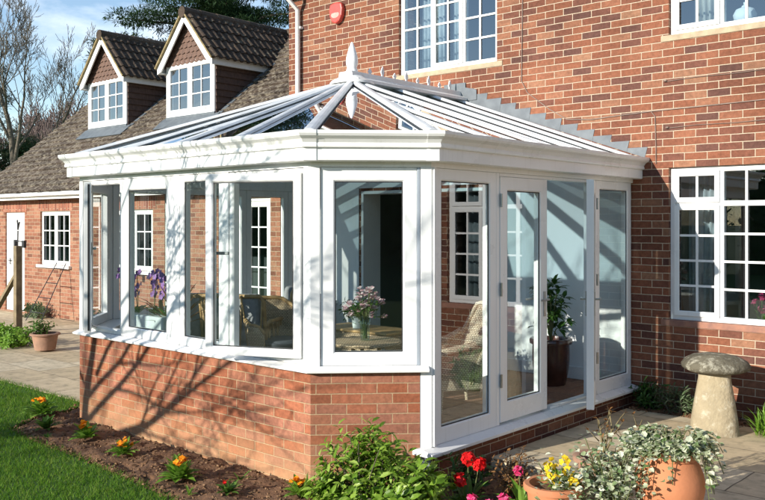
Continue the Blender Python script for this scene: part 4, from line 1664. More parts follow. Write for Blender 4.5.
bare_tree((-10.4, -7.6, -.12), 'taller bare garden tree further down the lawn, shadowing the conservatory gutter', 34, 7.0, .085, maxl=4, up=.07, spread=.85, kids=(2, 3), cutoff=.007, trunk=.42)

# far trees
for i, (x, y, H, sd, lb) in enumerate([(-58.8, 33.3, 15.5, 61, 'hazy reddish bare tree in the distance, nearest the dormer window'),
                                       (-60.0, 32.1, 16.8, 62, 'hazy reddish bare tree in the distance, second from the dormer window'),
                                       (-61.2, 31.0, 15.8, 63, 'hazy reddish bare tree in the distance, third from the dormer window'),
                                       (-62.6, 29.8, 14.8, 64, 'hazy reddish bare tree in the distance right behind the tall bare tree')]):
    bare_tree((x, y, -.5), lb, sd, H, .15, maxl=5, mat='twigred', tmat='twigred', up=.06, spread=.8, kids=(3, 5), cutoff=.022, group='reddish bare trees far behind the wing', trunk=.3, shrink=.62)


def evergreen(loc, label, H, z0, rad, seed, n_arms, nleaf, size=.3, name='evergreen_tree'):
    rnd = random.Random(seed)
    t = thing(name, label, 'tree', loc)
    L0 = V(loc)
    tr = MB(); tr.tube([L0 + V((0, 0, -.2)), L0 + V((.1, 0, H * .5)), L0 + V((0, .1, H))], [.32, .2, .04], 8)
    cr = MB()
    for k in range(n_arms):
        h = z0 + (H - z0) * (k + rnd.random()) / n_arms
        a = rnd.uniform(0, 6.283)
        L = rad * (1 - .6 * ((h - z0) / (H - z0)) ** 1.3) * rnd.uniform(.65, 1.15)
        d = V((math.cos(a), math.sin(a), rnd.uniform(.0, .28)))
        p0 = L0 + V((0, 0, h)); p1 = p0 + d * L
        tr.tube([p0, lerp(p0, p1, .5) + V((0, 0, .12 * L)), p1], [.07, .045, .012], 5, caps=False)
        m = max(2, int(L / .55))
        for j in range(m):
            q = lerp(p0, p1, (j + 1) / m) + V((rnd.uniform(-.3, .3), rnd.uniform(-.3, .3), .1 * L * math.sin(3.14 * (j + 1) / m) + rnd.uniform(-.1, .15)))
            foliage(cr, q, (.6, .6, .24), int(nleaf * 1.5), rnd, size, .3, .1, 1, .1, .21)
    tr.build('trunk', M['bark'], t, smooth='all')
    cr.build('crown', M['needle'], t)
    return t


evergreen((-24.5, 18.9, -.3), 'dark evergreen cedar rising behind the two dormer roofs', 13.5, 6.4, 3.6, 8, 62, 260, .18, 'cedar_tree')
evergreen((-41.0, 19.3, -.3), 'dark evergreen shrub with uneven top at the far left beyond the roof', 6.0, .6, 2.4, 15, 44, 170, .2, 'evergreen_shrub')
evergreen((-40.4, 17.6, -.3), 'dark ivy clad evergreen at the left edge behind the tall bare tree', 9.2, 1.0, 1.3, 19, 40, 120, .2, 'evergreen_shrub')


def hedge(name, label, x0, x1, y0, y1, z0, z1, n, size, seed, mat='leafdark', cat='hedge'):
    rnd = random.Random(seed)
    t = thing(name, label, cat, ((x0 + x1) / 2, (y0 + y1) / 2, z0))
    core = MB(); core.box(x0 + .15, x1 - .15, y0 + .15, y1 - .15, z0 - .1, z1 - .2)
    core.build('branch_core', M['needle'], t)
    mb = MB()
    for _ in range(n):
        f = rnd.random()
        p = V((rnd.uniform(x0, x1), rnd.uniform(y0, y1), rnd.uniform(z0, z1)))
        s = rnd.randint(0, 2)
        if s == 0: p.z = z1 + rnd.uniform(-.15, .1)
        elif s == 1: p.y = y1 + rnd.uniform(-.12, .08)
        else: p.y = y0 + rnd.uniform(-.08, .12)
        p += V((0, 0, .3 * mnoise.noise(p * .6)))
        d = V((rnd.uniform(-1, 1), rnd.uniform(-1, 1), rnd.uniform(-.3, 1)))
        mb.leaf(p, d, V((0, 0, 1)), size * rnd.uniform(.6, 1.3), size * .5, .2, 1)
    mb.build('leaves', M[mat], t)
    return t


hedge('reflection_hedge', 'added dark hedge out of view across the lawn, darkening the front window reflections', -70, 4, -19, -17.6, -.15, 3.7, 22000, .3, 77)  # unseen hedge added to darken what the front panes reflect
hedge('reflection_hedge', 'added taller hedge out of view behind the camera, darkening the corner window reflection', 5, 40, -20, -18, -.15, 7.0, 20000, .34, 78)  # second unseen hedge, added to cover bright sky in the corner pane

# ------------------------------------------------------------------ furniture inside
ZF = .166


def wicker_chair(label, loc, rz, mat, tall, rim=True, cushion='cushion', group=None):
    t = thing('wicker_armchair', label, 'armchair', (0, 0, 0), group)
    n = 26
    g = MB(); rimp = []
    for i in range(n + 1):
        a = R(-128 + 256 * i / n)
        k = abs(i / n - .5) * 2
        h = tall - (tall - .62) * min(1, max(0, (k - .28) / .45)) ** 1.1
        if k > .9: h -= (k - .9) * .8
        top = None
        for j in range(7):
            f = j / 6
            z = .20 + (h - .20) * f
            rr = .27 + .05 * f + (.06 * f * f * (1 - k) if True else 0)
            p = V((math.sin(a) * rr * 1.02, math.cos(a) * rr * .95 + .02 + .05 * f * (1 - k), z))
            g.v.append(p)
        rimp.append(p)
    for i in range(n):
        for j in range(6):
            a = i * 7 + j
            g.f.append((a, a + 7, a + 8, a + 1))
    b = g.build('backrest', M[mat], t, smooth='all')
    md = b.modifiers.new('weave thickness', 'SOLIDIFY'); md.thickness = .022
    # front skirt and seat
    s = MB(); s.lathe([(.0, .21), (.275, .21), (.29, .30), (.285, .37), (.0, .375)], (0, -.01, 0), 24)
    s.build('seat', M[mat], t, smooth=True)
    r = MB(); r.tube(rimp, .021, 8); r.build('rim', M['rattan'] if rim else M[mat], t, smooth='all')
    for sx in (-1, 1):
        for sy in (-1, 1):
            l = MB(); l.tube([(sx * .2, sy * .2, .30), (sx * .235, sy * .24, 0)], [.022, .018], 8)
            l.build('leg', M['rattan'] if rim else M[mat], t, smooth=True)
    if cushion:
        c = MB(); c.lathe([(.0, .378), (.22, .378), (.255, .40), (.26, .43), (.235, .46), (.0, .475)], (0, -.015, 0), 24)
        c.build('cushion', M[cushion], t, smooth=True)
    t.location = loc; t.rotation_euler = (0, 0, rz)
    return t


def wing_chair(label, loc, rz):
    """high reclined wicker back with rolled edges, woven arms and skirt"""
    t = thing('wicker_armchair', label, 'armchair', (0, 0, 0))
    n, m = 16, 10
    g = MB(); left, right, top = [], [], []
    for i in range(n + 1):
        u = -1 + 2 * i / n
        for j in range(m + 1):
            f = j / m
            z = .24 + f * (.72 - .05 * u * u)
            wdt = .235 + .055 * math.sin(f * 2.6)
            p = V((u * wdt, .20 + .26 * f ** 1.2 - (.13 + .05 * (1 - f)) * u * u, z))
            g.v.append(p)
            if i == 0: left.append(p)
            if i == n: right.append(p)
        top.append(p)
    for i in range(n):
        for j in range(m):
            a = i * (m + 1) + j
            g.f.append((a, a + m + 1, a + m + 2, a + 1))
    b = g.build('backrest', M['wicker'], t, smooth='all')
    md = b.modifiers.new('weave thickness', 'SOLIDIFY'); md.thickness = .03
    r = MB(); r.tube(left + top[1:-1] + right[::-1], .022, 8); r.build('rim', M['wicker'], t, smooth='all')
    s_ = MB(); s_.box(-.235, .235, -.27, .20, .22, .38); s_.build('seat', M['wicker'], t, bevel=.03)
    c = MB(); c.box(-.22, .22, -.26, .18, .382, .44); c.build('cushion', M['palecushion'], t, bevel=.03)
    for sx in (-1, 1):
        a = MB()
        pts = [V((sx * .27, .16, .66)), V((sx * .275, .02, .585)), V((sx * .275, -.14, .56)), V((sx * .27, -.25, .54)), V((sx * .265, -.29, .46)), V((sx * .26, -.29, .30)), V((sx * .25, -.28, .2))]
        a.tube(pts, [.03, .034, .036, .036, .032, .028, .022], 9)
        q = [V((sx * .255, .18, .2))] + [pts[k] for k in range(7)]
        a.slab(q, .02)
        a.build('arm', M['wicker'], t, smooth=True)
        for y in (-.24, .18):
            l = MB(); l.tube([(sx * .22, y, .23), (sx * .245, y + (.03 if y > 0 else -.02), 0)], [.022, .017], 8)
            l.build('leg', M['wicker'], t, smooth=True)
    t.location = loc; t.rotation_euler = (0, 0, rz)


wing_chair('pale high backed wicker armchair in the sun behind the side window next to the doors', (-4.70, 6.32, ZF), R(-30))
wicker_chair('brown wicker armchair with cane rim behind the open right hand sash', (-6.85, 6.05, ZF), R(78), 'darkwicker', .86, True, 'darkcushion', )
# cane chair with splayed legs and loose grey cushions, left of the wicker armchair
def cane_chair(label, loc, rz):
    t = thing('cane_armchair', label, 'armchair', (0, 0, 0))
    fr = MB()
    W = .35
    for sx in (-W, W):
        fr.tube([(sx, -.36, 0), (sx, -.30, .58), (sx, -.22, .63), (sx, .25, .64), (sx, .34, .60), (sx, .42, .0)], .022, 8)
        fr.tube([(sx, -.33, .30), (sx, .36, .30)], .018, 8)
        for k in range(4):
            fr.tube([(sx, -.22 + k * .14, .31), (sx, -.12 + k * .14, .63)], .012, 6)
            fr.tube([(sx, -.12 + k * .14, .31), (sx, -.22 + k * .14, .63)], .012, 6)
    fr.build('side_frame', M['rattan'], t, smooth='all')
    bk = MB()
    bk.tube([(-W, .34, .30), (-W, .42, .86), (-W * .9, .44, .92), (W * .9, .44, .92), (W, .42, .86), (W, .34, .30)], .022, 8)
    for k in range(6):
        x = -W * .8 + k * W * 1.6 / 5
        bk.tube([(x, .35, .30), (x + (.06 if k % 2 else -.06), .44, .91)], .011, 6)
    bk.build('back_frame', M['rattan'], t, smooth='all')
    st = MB(); st.box(-W + .03, W - .03, -.33, .36, .27, .31)
    st.build('seat', M['darkwicker'], t)
    c = MB(); c.box(-W + .04, W - .04, -.33, .24, .315, .44)
    c.build('seat_cushion', M['cushion'], t, bevel=.04)
    c = MB()
    F = (V((0, .28, .445)), V((1, 0, 0)), V((0, .22, 1)).normalized(), V((0, -1, .22)).normalized())
    c.fbox(F, -W + .05, W - .05, 0, .50, -.06, .08)
    c.build('back_cushion', M['cushion'], t, bevel=.045)
    t.location = loc; t.rotation_euler = (0, 0, rz)


cane_chair('open cane armchair with grey cushions, its slatted back to the front windows', (-7.75, 5.72, ZF), R(-137))
cane_chair('open cane armchair with grey cushions turned to the wicker armchair behind the open sash', (-7.32, 6.0, ZF), R(-150))
cane_chair('open cane armchair with grey cushions standing deeper in the conservatory by the side glazing', (-7.95, 6.85, ZF), R(-60))
# low wicker cabinet in the middle
wc = thing('wicker_cabinet', 'low brown wicker cabinet with plants on it seen through the corner window', 'cabinet', (-5.7, 6.15, ZF))
mb = MB(); mb.box(-6.1, -5.25, 5.95, 6.35, .24, .80)
mb.build('body', M['darkwicker'], wc, bevel=.015)
mb = MB(); mb.box(-6.13, -5.22, 5.93, 6.37, .801, .825)
mb.build('top', M['rattan'], wc, bevel=.006)
for x in (-6.05, -5.3):
    for y in (6.0, 6.3):
        mb = MB(); mb.tube([(x, y, .25), (x, y, ZF)], .022, 8); mb.build('leg', M['rattan'], wc)
# round glass topped side table carrying the vase
tb = thing('side_table', 'round side table holding the flower vase behind the corner window', 'table', (-4.83, 5.22, ZF))
mb = MB(); mb.lathe([(.0, .70), (.30, .70), (.31, .712), (.30, .725), (.0, .725)], (-4.83, 5.22, ZF - .02), 28)
mb.build('tabletop', M['darkwicker'], tb, smooth=True)
for k in range(3):
    a = k * 2.094 + .4
    mb = MB(); mb.tube([(-4.83 + math.cos(a) * .12, 5.22 + math.sin(a) * .12, ZF + .68), (-4.83 + math.cos(a) * .24, 5.22 + math.sin(a) * .24, ZF)], .016, 8)
    mb.build('leg', M['rattan'], tb, smooth=True)


# ------------------------------------------------------------------ plants
def rosette(mb, c, n, L, wd, rnd, lo=.2, hi=1.2, segs=2, bend=.4):
    for k in range(n):
        a = k * 2.399 + rnd.uniform(-.3, .3)
        e = rnd.uniform(lo, hi)
        d = V((math.cos(a) * math.cos(e), math.sin(a) * math.cos(e), math.sin(e)))
        l = L * rnd.uniform(.65, 1.15)
        mb.leaf(V(c) + V((math.cos(a), math.sin(a), 0)) * .01, d, V((0, 0, 1)), l, wd * rnd.uniform(.75, 1.2), bend, segs)


def flower(mb, c, r, rnd, petals=5, up=None):
    up = up or V((rnd.uniform(-.6, .6), rnd.uniform(-.9, .2), 1)).normalized()
    o = up.orthogonal().normalized()
    for k in range(petals):
        d = Matrix.Rotation(6.283 * k / petals + rnd.uniform(-.2, .2), 3, up) @ o
        d = (d + up * rnd.uniform(.0, .35)).normalized()
        mb.leaf(V(c), d, up, r, r * 1.0, -.1, 1)


def primrose(label, x, y, z, seed, pet='petalorange', s=1.0, nf=10, group=None, leaf='leaffresh', tall=.12, cat='flower', name='primrose'):
    rnd = random.Random(seed)
    t = thing(name, label, cat, (x, y, z), group)
    lm = MB(); rosette(lm, (x, y, z + .01), int(34 * s), .15 * s, .065 * s, rnd, .15, 1.3)
    lm.build('leaves', M[leaf], t)
    sm, fm = MB(), MB()
    hx = [(rnd.uniform(-.05, .05) * s, rnd.uniform(-.05, .05) * s, tall * s * rnd.uniform(.75, 1.1)) for _ in range(nf)]
    for a, b, h in hx:
        sm.tube([(x + a * .2, y + b * .2, z), (x + a, y + b, z + h)], .0028, 4)
        for q in range(3):
            flower(fm, (x + a + rnd.uniform(-.014, .014), y + b + rnd.uniform(-.014, .014), z + h + rnd.uniform(-.01, .015)), .024 * s, rnd)
    sm.build('stem', M['stem'], t)
    fm.build('blooms', M[pet], t)
    return t


def ground_at(u, v, z=-.06):
    s_ = (u - 382.5) / 854; t_ = (223 - v) / 854
    k = (z - 1.85) / t_
    return (FX + RX * s_) * k, (FY + RY * s_) * k


PG = 'orange primroses in the front bed'
for i, (x, y, sc, lb) in enumerate([
    (-8.25, 4.14, 1.35, 'orange primrose furthest left in the bed, beyond the corner of the brick wall'),
    (-7.02, 3.93, 1.05, 'orange primrose near the left end of the low brick wall, under the tree trunk shadow'),
    (-6.32, 3.88, .9, 'small orange primrose close to the foot of the middle of the low wall'),
    (-5.40, 3.78, 1.15, 'largest leafed orange primrose standing in front of the right half of the low wall'),
]):
    primrose(lb, x, y, -.075, 40 + i, s=sc, group=PG, nf=7)
primrose('low green plant without flowers between the two left primroses', -7.62, 3.86, -.075, 51, s=.9, nf=0, leaf='leafmid', name='leafy_plant', cat='plant')
primrose('yellow orange primrose at the corner of the brick wall beside the leafy bush', -4.42, 4.10, -.07, 47, s=.9, nf=9, tall=.12)
primrose('small dark red primrose low in the bed near the wall corner', -4.86, 3.82, -.08, 48, 'petalred', .7, 1, leaf='leafmid')

# glossy bush in front of the corner
def bush(name, label, c, blobs, mat, size, seed, aspect=.42, cat='bush', droop=.0, hollow=.35, stems=14):
    rnd = random.Random(seed)
    t = thing(name, label, cat, c)
    sm, lm = MB(), MB()
    c = V(c)
    for (dx, dy, z, rx, ry, rz_, n) in blobs:
        cc = c + V((dx, dy, z))
        for k in range(n):
            q = V((rnd.gauss(0, .5), rnd.gauss(0, .5), rnd.gauss(.1, .5)))
            if q.length > 1.25: q = q.normalized() * rnd.uniform(.8, 1.25)
            tip = cc + V((q.x * rx, q.y * ry, q.z * rz_))
            st = c + V((dx * .5 + rnd.uniform(-.06, .06), dy * .5 + rnd.uniform(-.06, .06), 0))
            if k % 3 == 0:
                sm.tube([st, lerp(st, tip, .5) + V((0, 0, .04)), tip], [.005, .004, .0025], 4, caps=False)
            dirn = (tip - st).normalized()
            # whorl of leaves at the tip
            for j in range(rnd.randint(4, 7)):
                o = Matrix.Rotation(j * 2.399 + rnd.random(), 3, dirn) @ dirn.orthogonal().normalized()
                d = (dirn * rnd.uniform(.2, .9) + o * rnd.uniform(.5, 1.1) + V((0, 0, -droop))).normalized()
                s_ = size * rnd.uniform(.65, 1.25)
                lm.leaf(tip - dirn * .02 * j, d, dirn, s_, s_ * aspect, .5, 2)
    sm.build('stem', M['bark'], t)
    lm.build('leaves', M[mat], t)
    return t


bush('leafy_bush', 'glossy green bush in front of the brick corner pier', (-3.88, 4.16, -.07),
     [(-.02, -.02, .30, .27, .22, .27, 120), (-.20, -.12, .14, .18, .18, .14, 70), (.10, .10, .36, .14, .14, .2, 55)], 'leafbush', .075, 5)
bush('leafy_bush', 'lower spreading green bush in front of the white door corner post', (-3.62, 4.36, -.07),
     [(.02, .02, .17, .24, .22, .17, 125), (.05, -.20, .12, .2, .16, .12, 60)], 'leafbush', .078, 6)

# red geranium like flower, rust coloured plant, pinks
def posy(name, label, x, y, z, seed, pet, heads, leaf='leafmid', L=.14, wd=.055, nleaf=18, cat='flower', hr=.03, per=14, spread=.035):
    rnd = random.Random(seed)
    t = thing(name, label, cat, (x, y, z))
    lm = MB(); rosette(lm, (x, y, z + .02), nleaf, L, wd, rnd, .1, 1.25)
    lm.build('leaves', M[leaf], t)
    sm = MB()
    for (a, b, h) in heads:
        fm = MB()
        sm.tube([(x + a * .3, y + b * .3, z), (x + a, y + b, z + h)], .004, 5)
        for q in range(per):
            e = V((rnd.gauss(0, 1), rnd.gauss(0, 1), rnd.gauss(0, 1))).normalized()
            flower(fm, V((x + a, y + b, z + h)) + e * spread * rnd.uniform(.6, 1), hr, rnd, 5, (e + V((0, 0, .3))).normalized())
        fm.build('bloom', M[pet], t)
    sm.build('stem', M['stem'], t)
    return t


posy('red_flower', 'bright red flower heads on a short stem below the door corner post', -3.40, 4.70, -.07, 71, 'petalred', [(0, 0, .33), (.07, .03, .30), (-.02, -.06, .20)], L=.2, wd=.06, hr=.03, per=20, spread=.04)
posy('pink_flower', 'magenta pink flowers at the bottom edge just right of the low bush', -3.05, 4.36, -.07, 72, 'petalpink', [(-.08, 0, .19), (.03, .04, .17), (.1, .1, .2), (.06, -.06, .12), (-.15, -.08, .13)], per=9)
posy('pink_flower', 'single magenta pink flower among bright green leaves near the terrace edge', -3.07, 4.86, -.07, 73, 'petalpink', [(-.03, 0, .27)], leaf='leaffresh', L=.2, wd=.06, nleaf=26, per=9, spread=.025)
bush('dead_plant', 'rust brown dried plant under the door sill', (-3.30, 5.12, -.07), [(0, 0, .17, .16, .16, .17, 110)], 'deadleaf', .035, 9, .5, 'plant')
bush('leafy_plant', 'dark green leafy plant behind the red flower', (-3.62, 4.98, -.07), [(0, 0, .12, .14, .14, .14, 50)], 'leafdark', .07, 10, .4, 'plant')


def spiky(name, label, x, y, z, seed, n, L, wd, mat, lo=.75, hi=1.5, cat='plant', spread=.05):
    rnd = random.Random(seed)
    t = thing(name, label, cat, (x, y, z))
    mb = MB()
    for k in range(n):
        a = rnd.uniform(0, 6.283); e = rnd.uniform(lo, hi)
        d = V((math.cos(a) * math.cos(e), math.sin(a) * math.cos(e), math.sin(e)))
        p = V((x + rnd.uniform(-spread, spread), y + rnd.uniform(-spread, spread), z))
        mb.leaf(p, d, V((0, 0, 1)) if e < 1.3 else V((math.cos(a), math.sin(a), .2)), L * rnd.uniform(.6, 1.15), wd, .5, 2)
    mb.build('leaves', M[mat], t)
    return t


for i, (x, y, lb) in enumerate([(-7.35, 3.74, 'tiny weed seedling by the lawn edge left of the second primrose'), (-5.9, 4.12, 'tiny seedling close under the middle of the low brick wall'), (-5.05, 4.08, 'small dark sprig standing at the foot of the wall near its corner'), (-5.05, 3.62, 'tiny weed seedling at the lawn edge near the largest primrose')]):
    spiky('seedling', lb, x, y, -.08, 200 + i, 9, .07 if i != 2 else .13, .02, 'leaffresh' if i % 2 else 'leafmid', .3, 1.4, spread=.012)

# border by the house wall
bush('lavender_bush', 'grey green narrow leaved shrub by the house wall left of the staddle stone', (-3.36, 8.10, .0), [(0, 0, .13, .26, .13, .14, 120)], 'leafgrey', .07, 12, .2, 'plant', stems=6)
bush('leafy_plant', 'dark leafy plant in the corner where the door sill meets the house wall', (-3.68, 8.14, .0), [(0, 0, .12, .16, .12, .16, 70)], 'leafdark', .075, 13, .3, 'plant')
spiky('daffodil_clump', 'clump of upright green blades left of the staddle stone', -2.98, 8.02, .0, 14, 60, .27, .016, 'leaffresh', spread=.07)
spiky('daffodil_clump', 'clump of upright green blades at the right edge in front of the house wall', -2.42, 7.72, .0, 15, 80, .25, .016, 'leaffresh', spread=.10)
posy('orange_flower', 'orange flowers among dark leaves right of the staddle stone', -2.33, 8.12, .0, 16, 'petalorange', [(-.05, -.05, .30), (.02, .0, .26)], leaf='leafmid', L=.26, wd=.06, nleaf=40, per=7, hr=.028)
bush('leafy_plant', 'mid green leafy plant at the right edge beside the orange flowers', (-2.05, 8.12, .0), [(0, 0, .16, .25, .13, .2, 90)], 'leafmid', .1, 17, .4, 'plant')
bush('leafy_plant', 'low green plant in the bare soil right of the staddle stone foot', (-2.24, 7.86, .0), [(0, 0, .07, .16, .1, .08, 50)], 'leafmid', .07, 18, .4, 'plant')

# staddle stone
ss = thing('staddle_stone', 'mushroom shaped stone staddle with lichened cap by the house wall', 'staddle stone', (-2.83, 7.63, 0))
mb = MB()
X, Y = -2.83, 7.63
rz = R(24)
lev = [(.205, 0), (.195, .1), (.165, .3), (.138, .46), (.13, .545)]
rnd = random.Random(3)
vs = []
for hw_, z in lev:
    for k in range(16):
        # rounded square section
        a = 2 * math.pi * k / 16 + math.pi / 16
        cx_, sy_ = math.cos(a), math.sin(a)
        q = (abs(cx_) ** 5 + abs(sy_) ** 5) ** (-1 / 5)
        x_, y_ = cx_ * q * hw_, sy_ * q * hw_
        j = 1 + .03 * mnoise.noise(V((x_ * 9, y_ * 9, z * 7)))
        vs.append(V((X + (x_ * math.cos(rz) - y_ * math.sin(rz)) * j, Y + (x_ * math.sin(rz) + y_ * math.cos(rz)) * j, z)))
fs = [(i * 16 + k, i * 16 + (k + 1) % 16, (i + 1) * 16 + (k + 1) % 16, (i + 1) * 16 + k) for i in range(len(lev) - 1) for k in range(16)]
mb.add(vs, fs)
mb.build('pillar', M['stone'], ss, smooth='all')
mb = MB()
mb.lathe([(.0, .53), (.14, .53), (.235, .54), (.272, .56), (.28, .59), (.255, .63), (.19, .67), (.10, .69), (.0, .695)], (X, Y, 0), 40, wob=.10, seed=2)
mb.build('cap', M['stonecap'], ss, smooth='all')


# ------------------------------------------------------------------ pots
def pot(name, label, x, y, z, h, r0, r1, mat, soil=True, cat='plant pot', rim=.03, n=28, belly=0.):
    t = thing(name, label, cat, (x, y, z))
    mb = MB()
    pr = [(r0, 0)]
    for k in range(1, 8):
        f = k / 8
        pr.append((r0 + (r1 - r0) * f + belly * math.sin(f * 3.14), h * .88 * f))
    pr += [(r1, h * .88), (r1 + rim, h * .89), (r1 + rim * 1.1, h * .97), (r1 + rim * .7, h), (r1 - .015, h), (r1 - .025, h * .9), (r0, h * .86)]
    mb.lathe(pr, (x, y, z), n)
    mb.build('pot_body', M[mat], t, smooth=True)
    so_ = MB(); so_.lathe([(r1 - .025, h * .868), (r1 * .6, h * .9), (.0, h * .91)], (x, y, z), 20)
    so_.build('compost', M['soil'], t, smooth='all')
    return t


PX, PY = -2.22, 5.22
pot('terracotta_pot', 'large round terracotta pot overflowing with variegated ivy', PX, PY, 0.0, .43, .125, .165, 'terracotta', belly=.07, rim=.012)
rnd = random.Random(23)
iv = thing('ivy_plant', 'cream edged variegated ivy trailing over the large terracotta pot', 'ivy', (PX, PY, .39))
lm, sm = MB(), MB()
for k in range(95):
    a = rnd.uniform(0, 6.283)
    st = V((PX + math.cos(a) * .1, PY + math.sin(a) * .1, .40))
    out = rnd.uniform(.11, .28); hang = rnd.uniform(-.02, .06)
    front = math.cos(a - math.atan2(-PY, -PX))      # side turned to the path stays mostly bare
    ang = (a - math.atan2(-PY, -PX))
    if front > .30 and rnd.random() < .8:
        hang = .02; out = rnd.uniform(.08, .19)
    elif rnd.random() < .6:
        hang = -rnd.uniform(.05, .27)
    m1 = st + V((math.cos(a) * out * .6, math.sin(a) * out * .6, .05 + rnd.uniform(0, .07)))
    e_ = V((PX + math.cos(a) * (.1 + out), PY + math.sin(a) * (.1 + out), .40 + hang))
    pts = [st, m1, lerp(m1, e_, .5) + V((0, 0, .03)), e_]
    sm.tube(pts, .003, 4, caps=False)
    for j in range(16):
        f = (j + rnd.random()) / 16 * 2.98
        i = int(f); q = lerp(pts[i], pts[i + 1], f - i)
        d = V((math.cos(a) + rnd.uniform(-.9, .9), math.sin(a) + rnd.uniform(-.9, .9), rnd.uniform(-.5, .5)))
        s_ = rnd.uniform(.028, .05)
        lm.leaf(q + V((0, 0, .012)), d, V((rnd.uniform(-.6, .6), rnd.uniform(-.6, .6), 1)), s_, s_ * .95, .3, 2)
sm.build('stem', M['stem'], iv)
lm.build('leaves', M['ivy'], iv)

PX2, PY2 = -2.72, 4.66
pot('terracotta_pot', 'low weathered terracotta pot with yellow flowers near the bottom edge', PX2, PY2, -.10, .34, .13, .165, 'terracotta', rim=.02)
posy('yellow_flower', 'bright yellow flowers crowding the low weathered terracotta pot', PX2 + .02, PY2 + .05, .20, 81, 'petalyellow',
     [(-.08, 0, .12), (0, .05, .16), (.06, -.02, .13), (-.03, -.08, .1), (.1, .05, .1), (.03, -.1, .08), (-.1, .08, .13), (.12, -.06, .07)], leaf='leaffresh', L=.13, wd=.03, nleaf=60, per=6, hr=.024, spread=.035)
rnd = random.Random(24)
iv2 = thing('ivy_plant', 'variegated ivy mass filling the gap between the two terracotta pots', 'ivy', (-2.5, 4.92, .2))
lm, sm = MB(), MB()
for (bx, by, bz, rx, ry, rz_, n) in [(-2.50, 4.98, .28, .20, .18, .16, 520), (-2.60, 4.66, .22, .16, .16, .13, 360), (-2.38, 4.86, .18, .17, .15, .2, 300)]:
    for k in range(n):
        q = V((rnd.gauss(0, .55), rnd.gauss(0, .55), rnd.gauss(0, .55)))
        p = V((bx + q.x * rx, by + q.y * ry, bz + q.z * rz_))
        s_ = rnd.uniform(.024, .045)
        lm.leaf(p, V((rnd.uniform(-1, 1), rnd.uniform(-1, 1), rnd.uniform(-.4, .5))), V((rnd.uniform(-.7, .7), rnd.uniform(-.7, .7), 1)), s_, s_ * .9, .3, 2)
        if k % 12 == 0:
            sm.tube([(bx, by, .02), p], .003, 4, caps=False)
sm.build('stem', M['stem'], iv2)
lm.build('leaves', M['ivy'], iv2)
pot('clay_pot', 'dark weathered clay pot behind the yellow flowers', -2.70, 5.22, .0, .30, .11, .145, 'oldclay')
# sparse rose stems from the clay pot
rs = thing('rose_bush', 'sparse thorny rose stems with a few buds in the dark clay pot', 'rose', (-2.70, 5.22, .26))
sm, lm = MB(), MB()
rnd = random.Random(31)
for (dx, dy, h, bend) in [(.03, .08, .52, .05), (.10, .12, .46, -.03), (-.02, .03, .42, .02), (.20, .22, .42, .05), (.06, .02, .30, .0)]:
    p0 = V((-2.70 + dx * .2, 5.22 + dy * .2, .27)); p3 = V((-2.70 + dx, 5.22 + dy, .27 + h * .62))
    pts = [p0, lerp(p0, p3, .35) + V((bend, 0, .02)), lerp(p0, p3, .7) + V((bend * .7, 0, 0)), p3]
    sm.tube(pts, [.009, .008, .006, .004], 6)
    for j in range(4):
        f = rnd.uniform(.35, .98)
        q = lerp(p0, p3, f)
        e_ = q + V((rnd.uniform(-.06, .06), rnd.uniform(-.06, .06), rnd.uniform(.03, .08)))
        sm.tube([q, e_], [.004, .002], 4)
        for _ in range(3):
            lm.leaf(e_, V((rnd.uniform(-1, 1), rnd.uniform(-1, 1), rnd.uniform(0, 1))), V((0, 0, 1)), .035, .016, .3, 2)
sm.build('stem', M['rosestem'], rs, smooth='all')
lm.build('leaves', M['deadleaf'], rs)

# ---- inside plants
pot('glazed_pot', 'tall brown glazed pot standing inside the open doorway', -4.62, 7.86, ZF, .48, .15, .19, 'glaze', belly=.02)
rnd = random.Random(41)
fc = thing('ficus_plant', 'glossy green fig plant growing in the brown glazed pot inside the doorway', 'plant', (-4.62, 7.86, ZF + .42))
sm, lm = MB(), MB()
for k in range(44):
    a = rnd.uniform(0, 6.283); rr = rnd.uniform(.03, .24); h = rnd.uniform(.12, .66)
    rr *= (1 - .5 * (h / .66))
    p0 = V((-4.62, 7.86, ZF + .42)); p1 = p0 + V((math.cos(a) * rr, math.sin(a) * rr, h))
    if k % 4 == 0: sm.tube([p0, lerp(p0, p1, .6) + V((0, 0, .05)), p1], .006, 5)
    for j in range(6):
        d = V((math.cos(a) * .5 + rnd.uniform(-.8, .8), math.sin(a) * .5 + rnd.uniform(-.8, .8), rnd.uniform(-.3, .6)))
        lm.leaf(p1, d, V((0, 0, 1)), rnd.uniform(.08, .14), rnd.uniform(.045, .065), .5, 2)
sm.build('stem', M['stem'], fc); lm.build('leaves', M['leafdark'], fc)

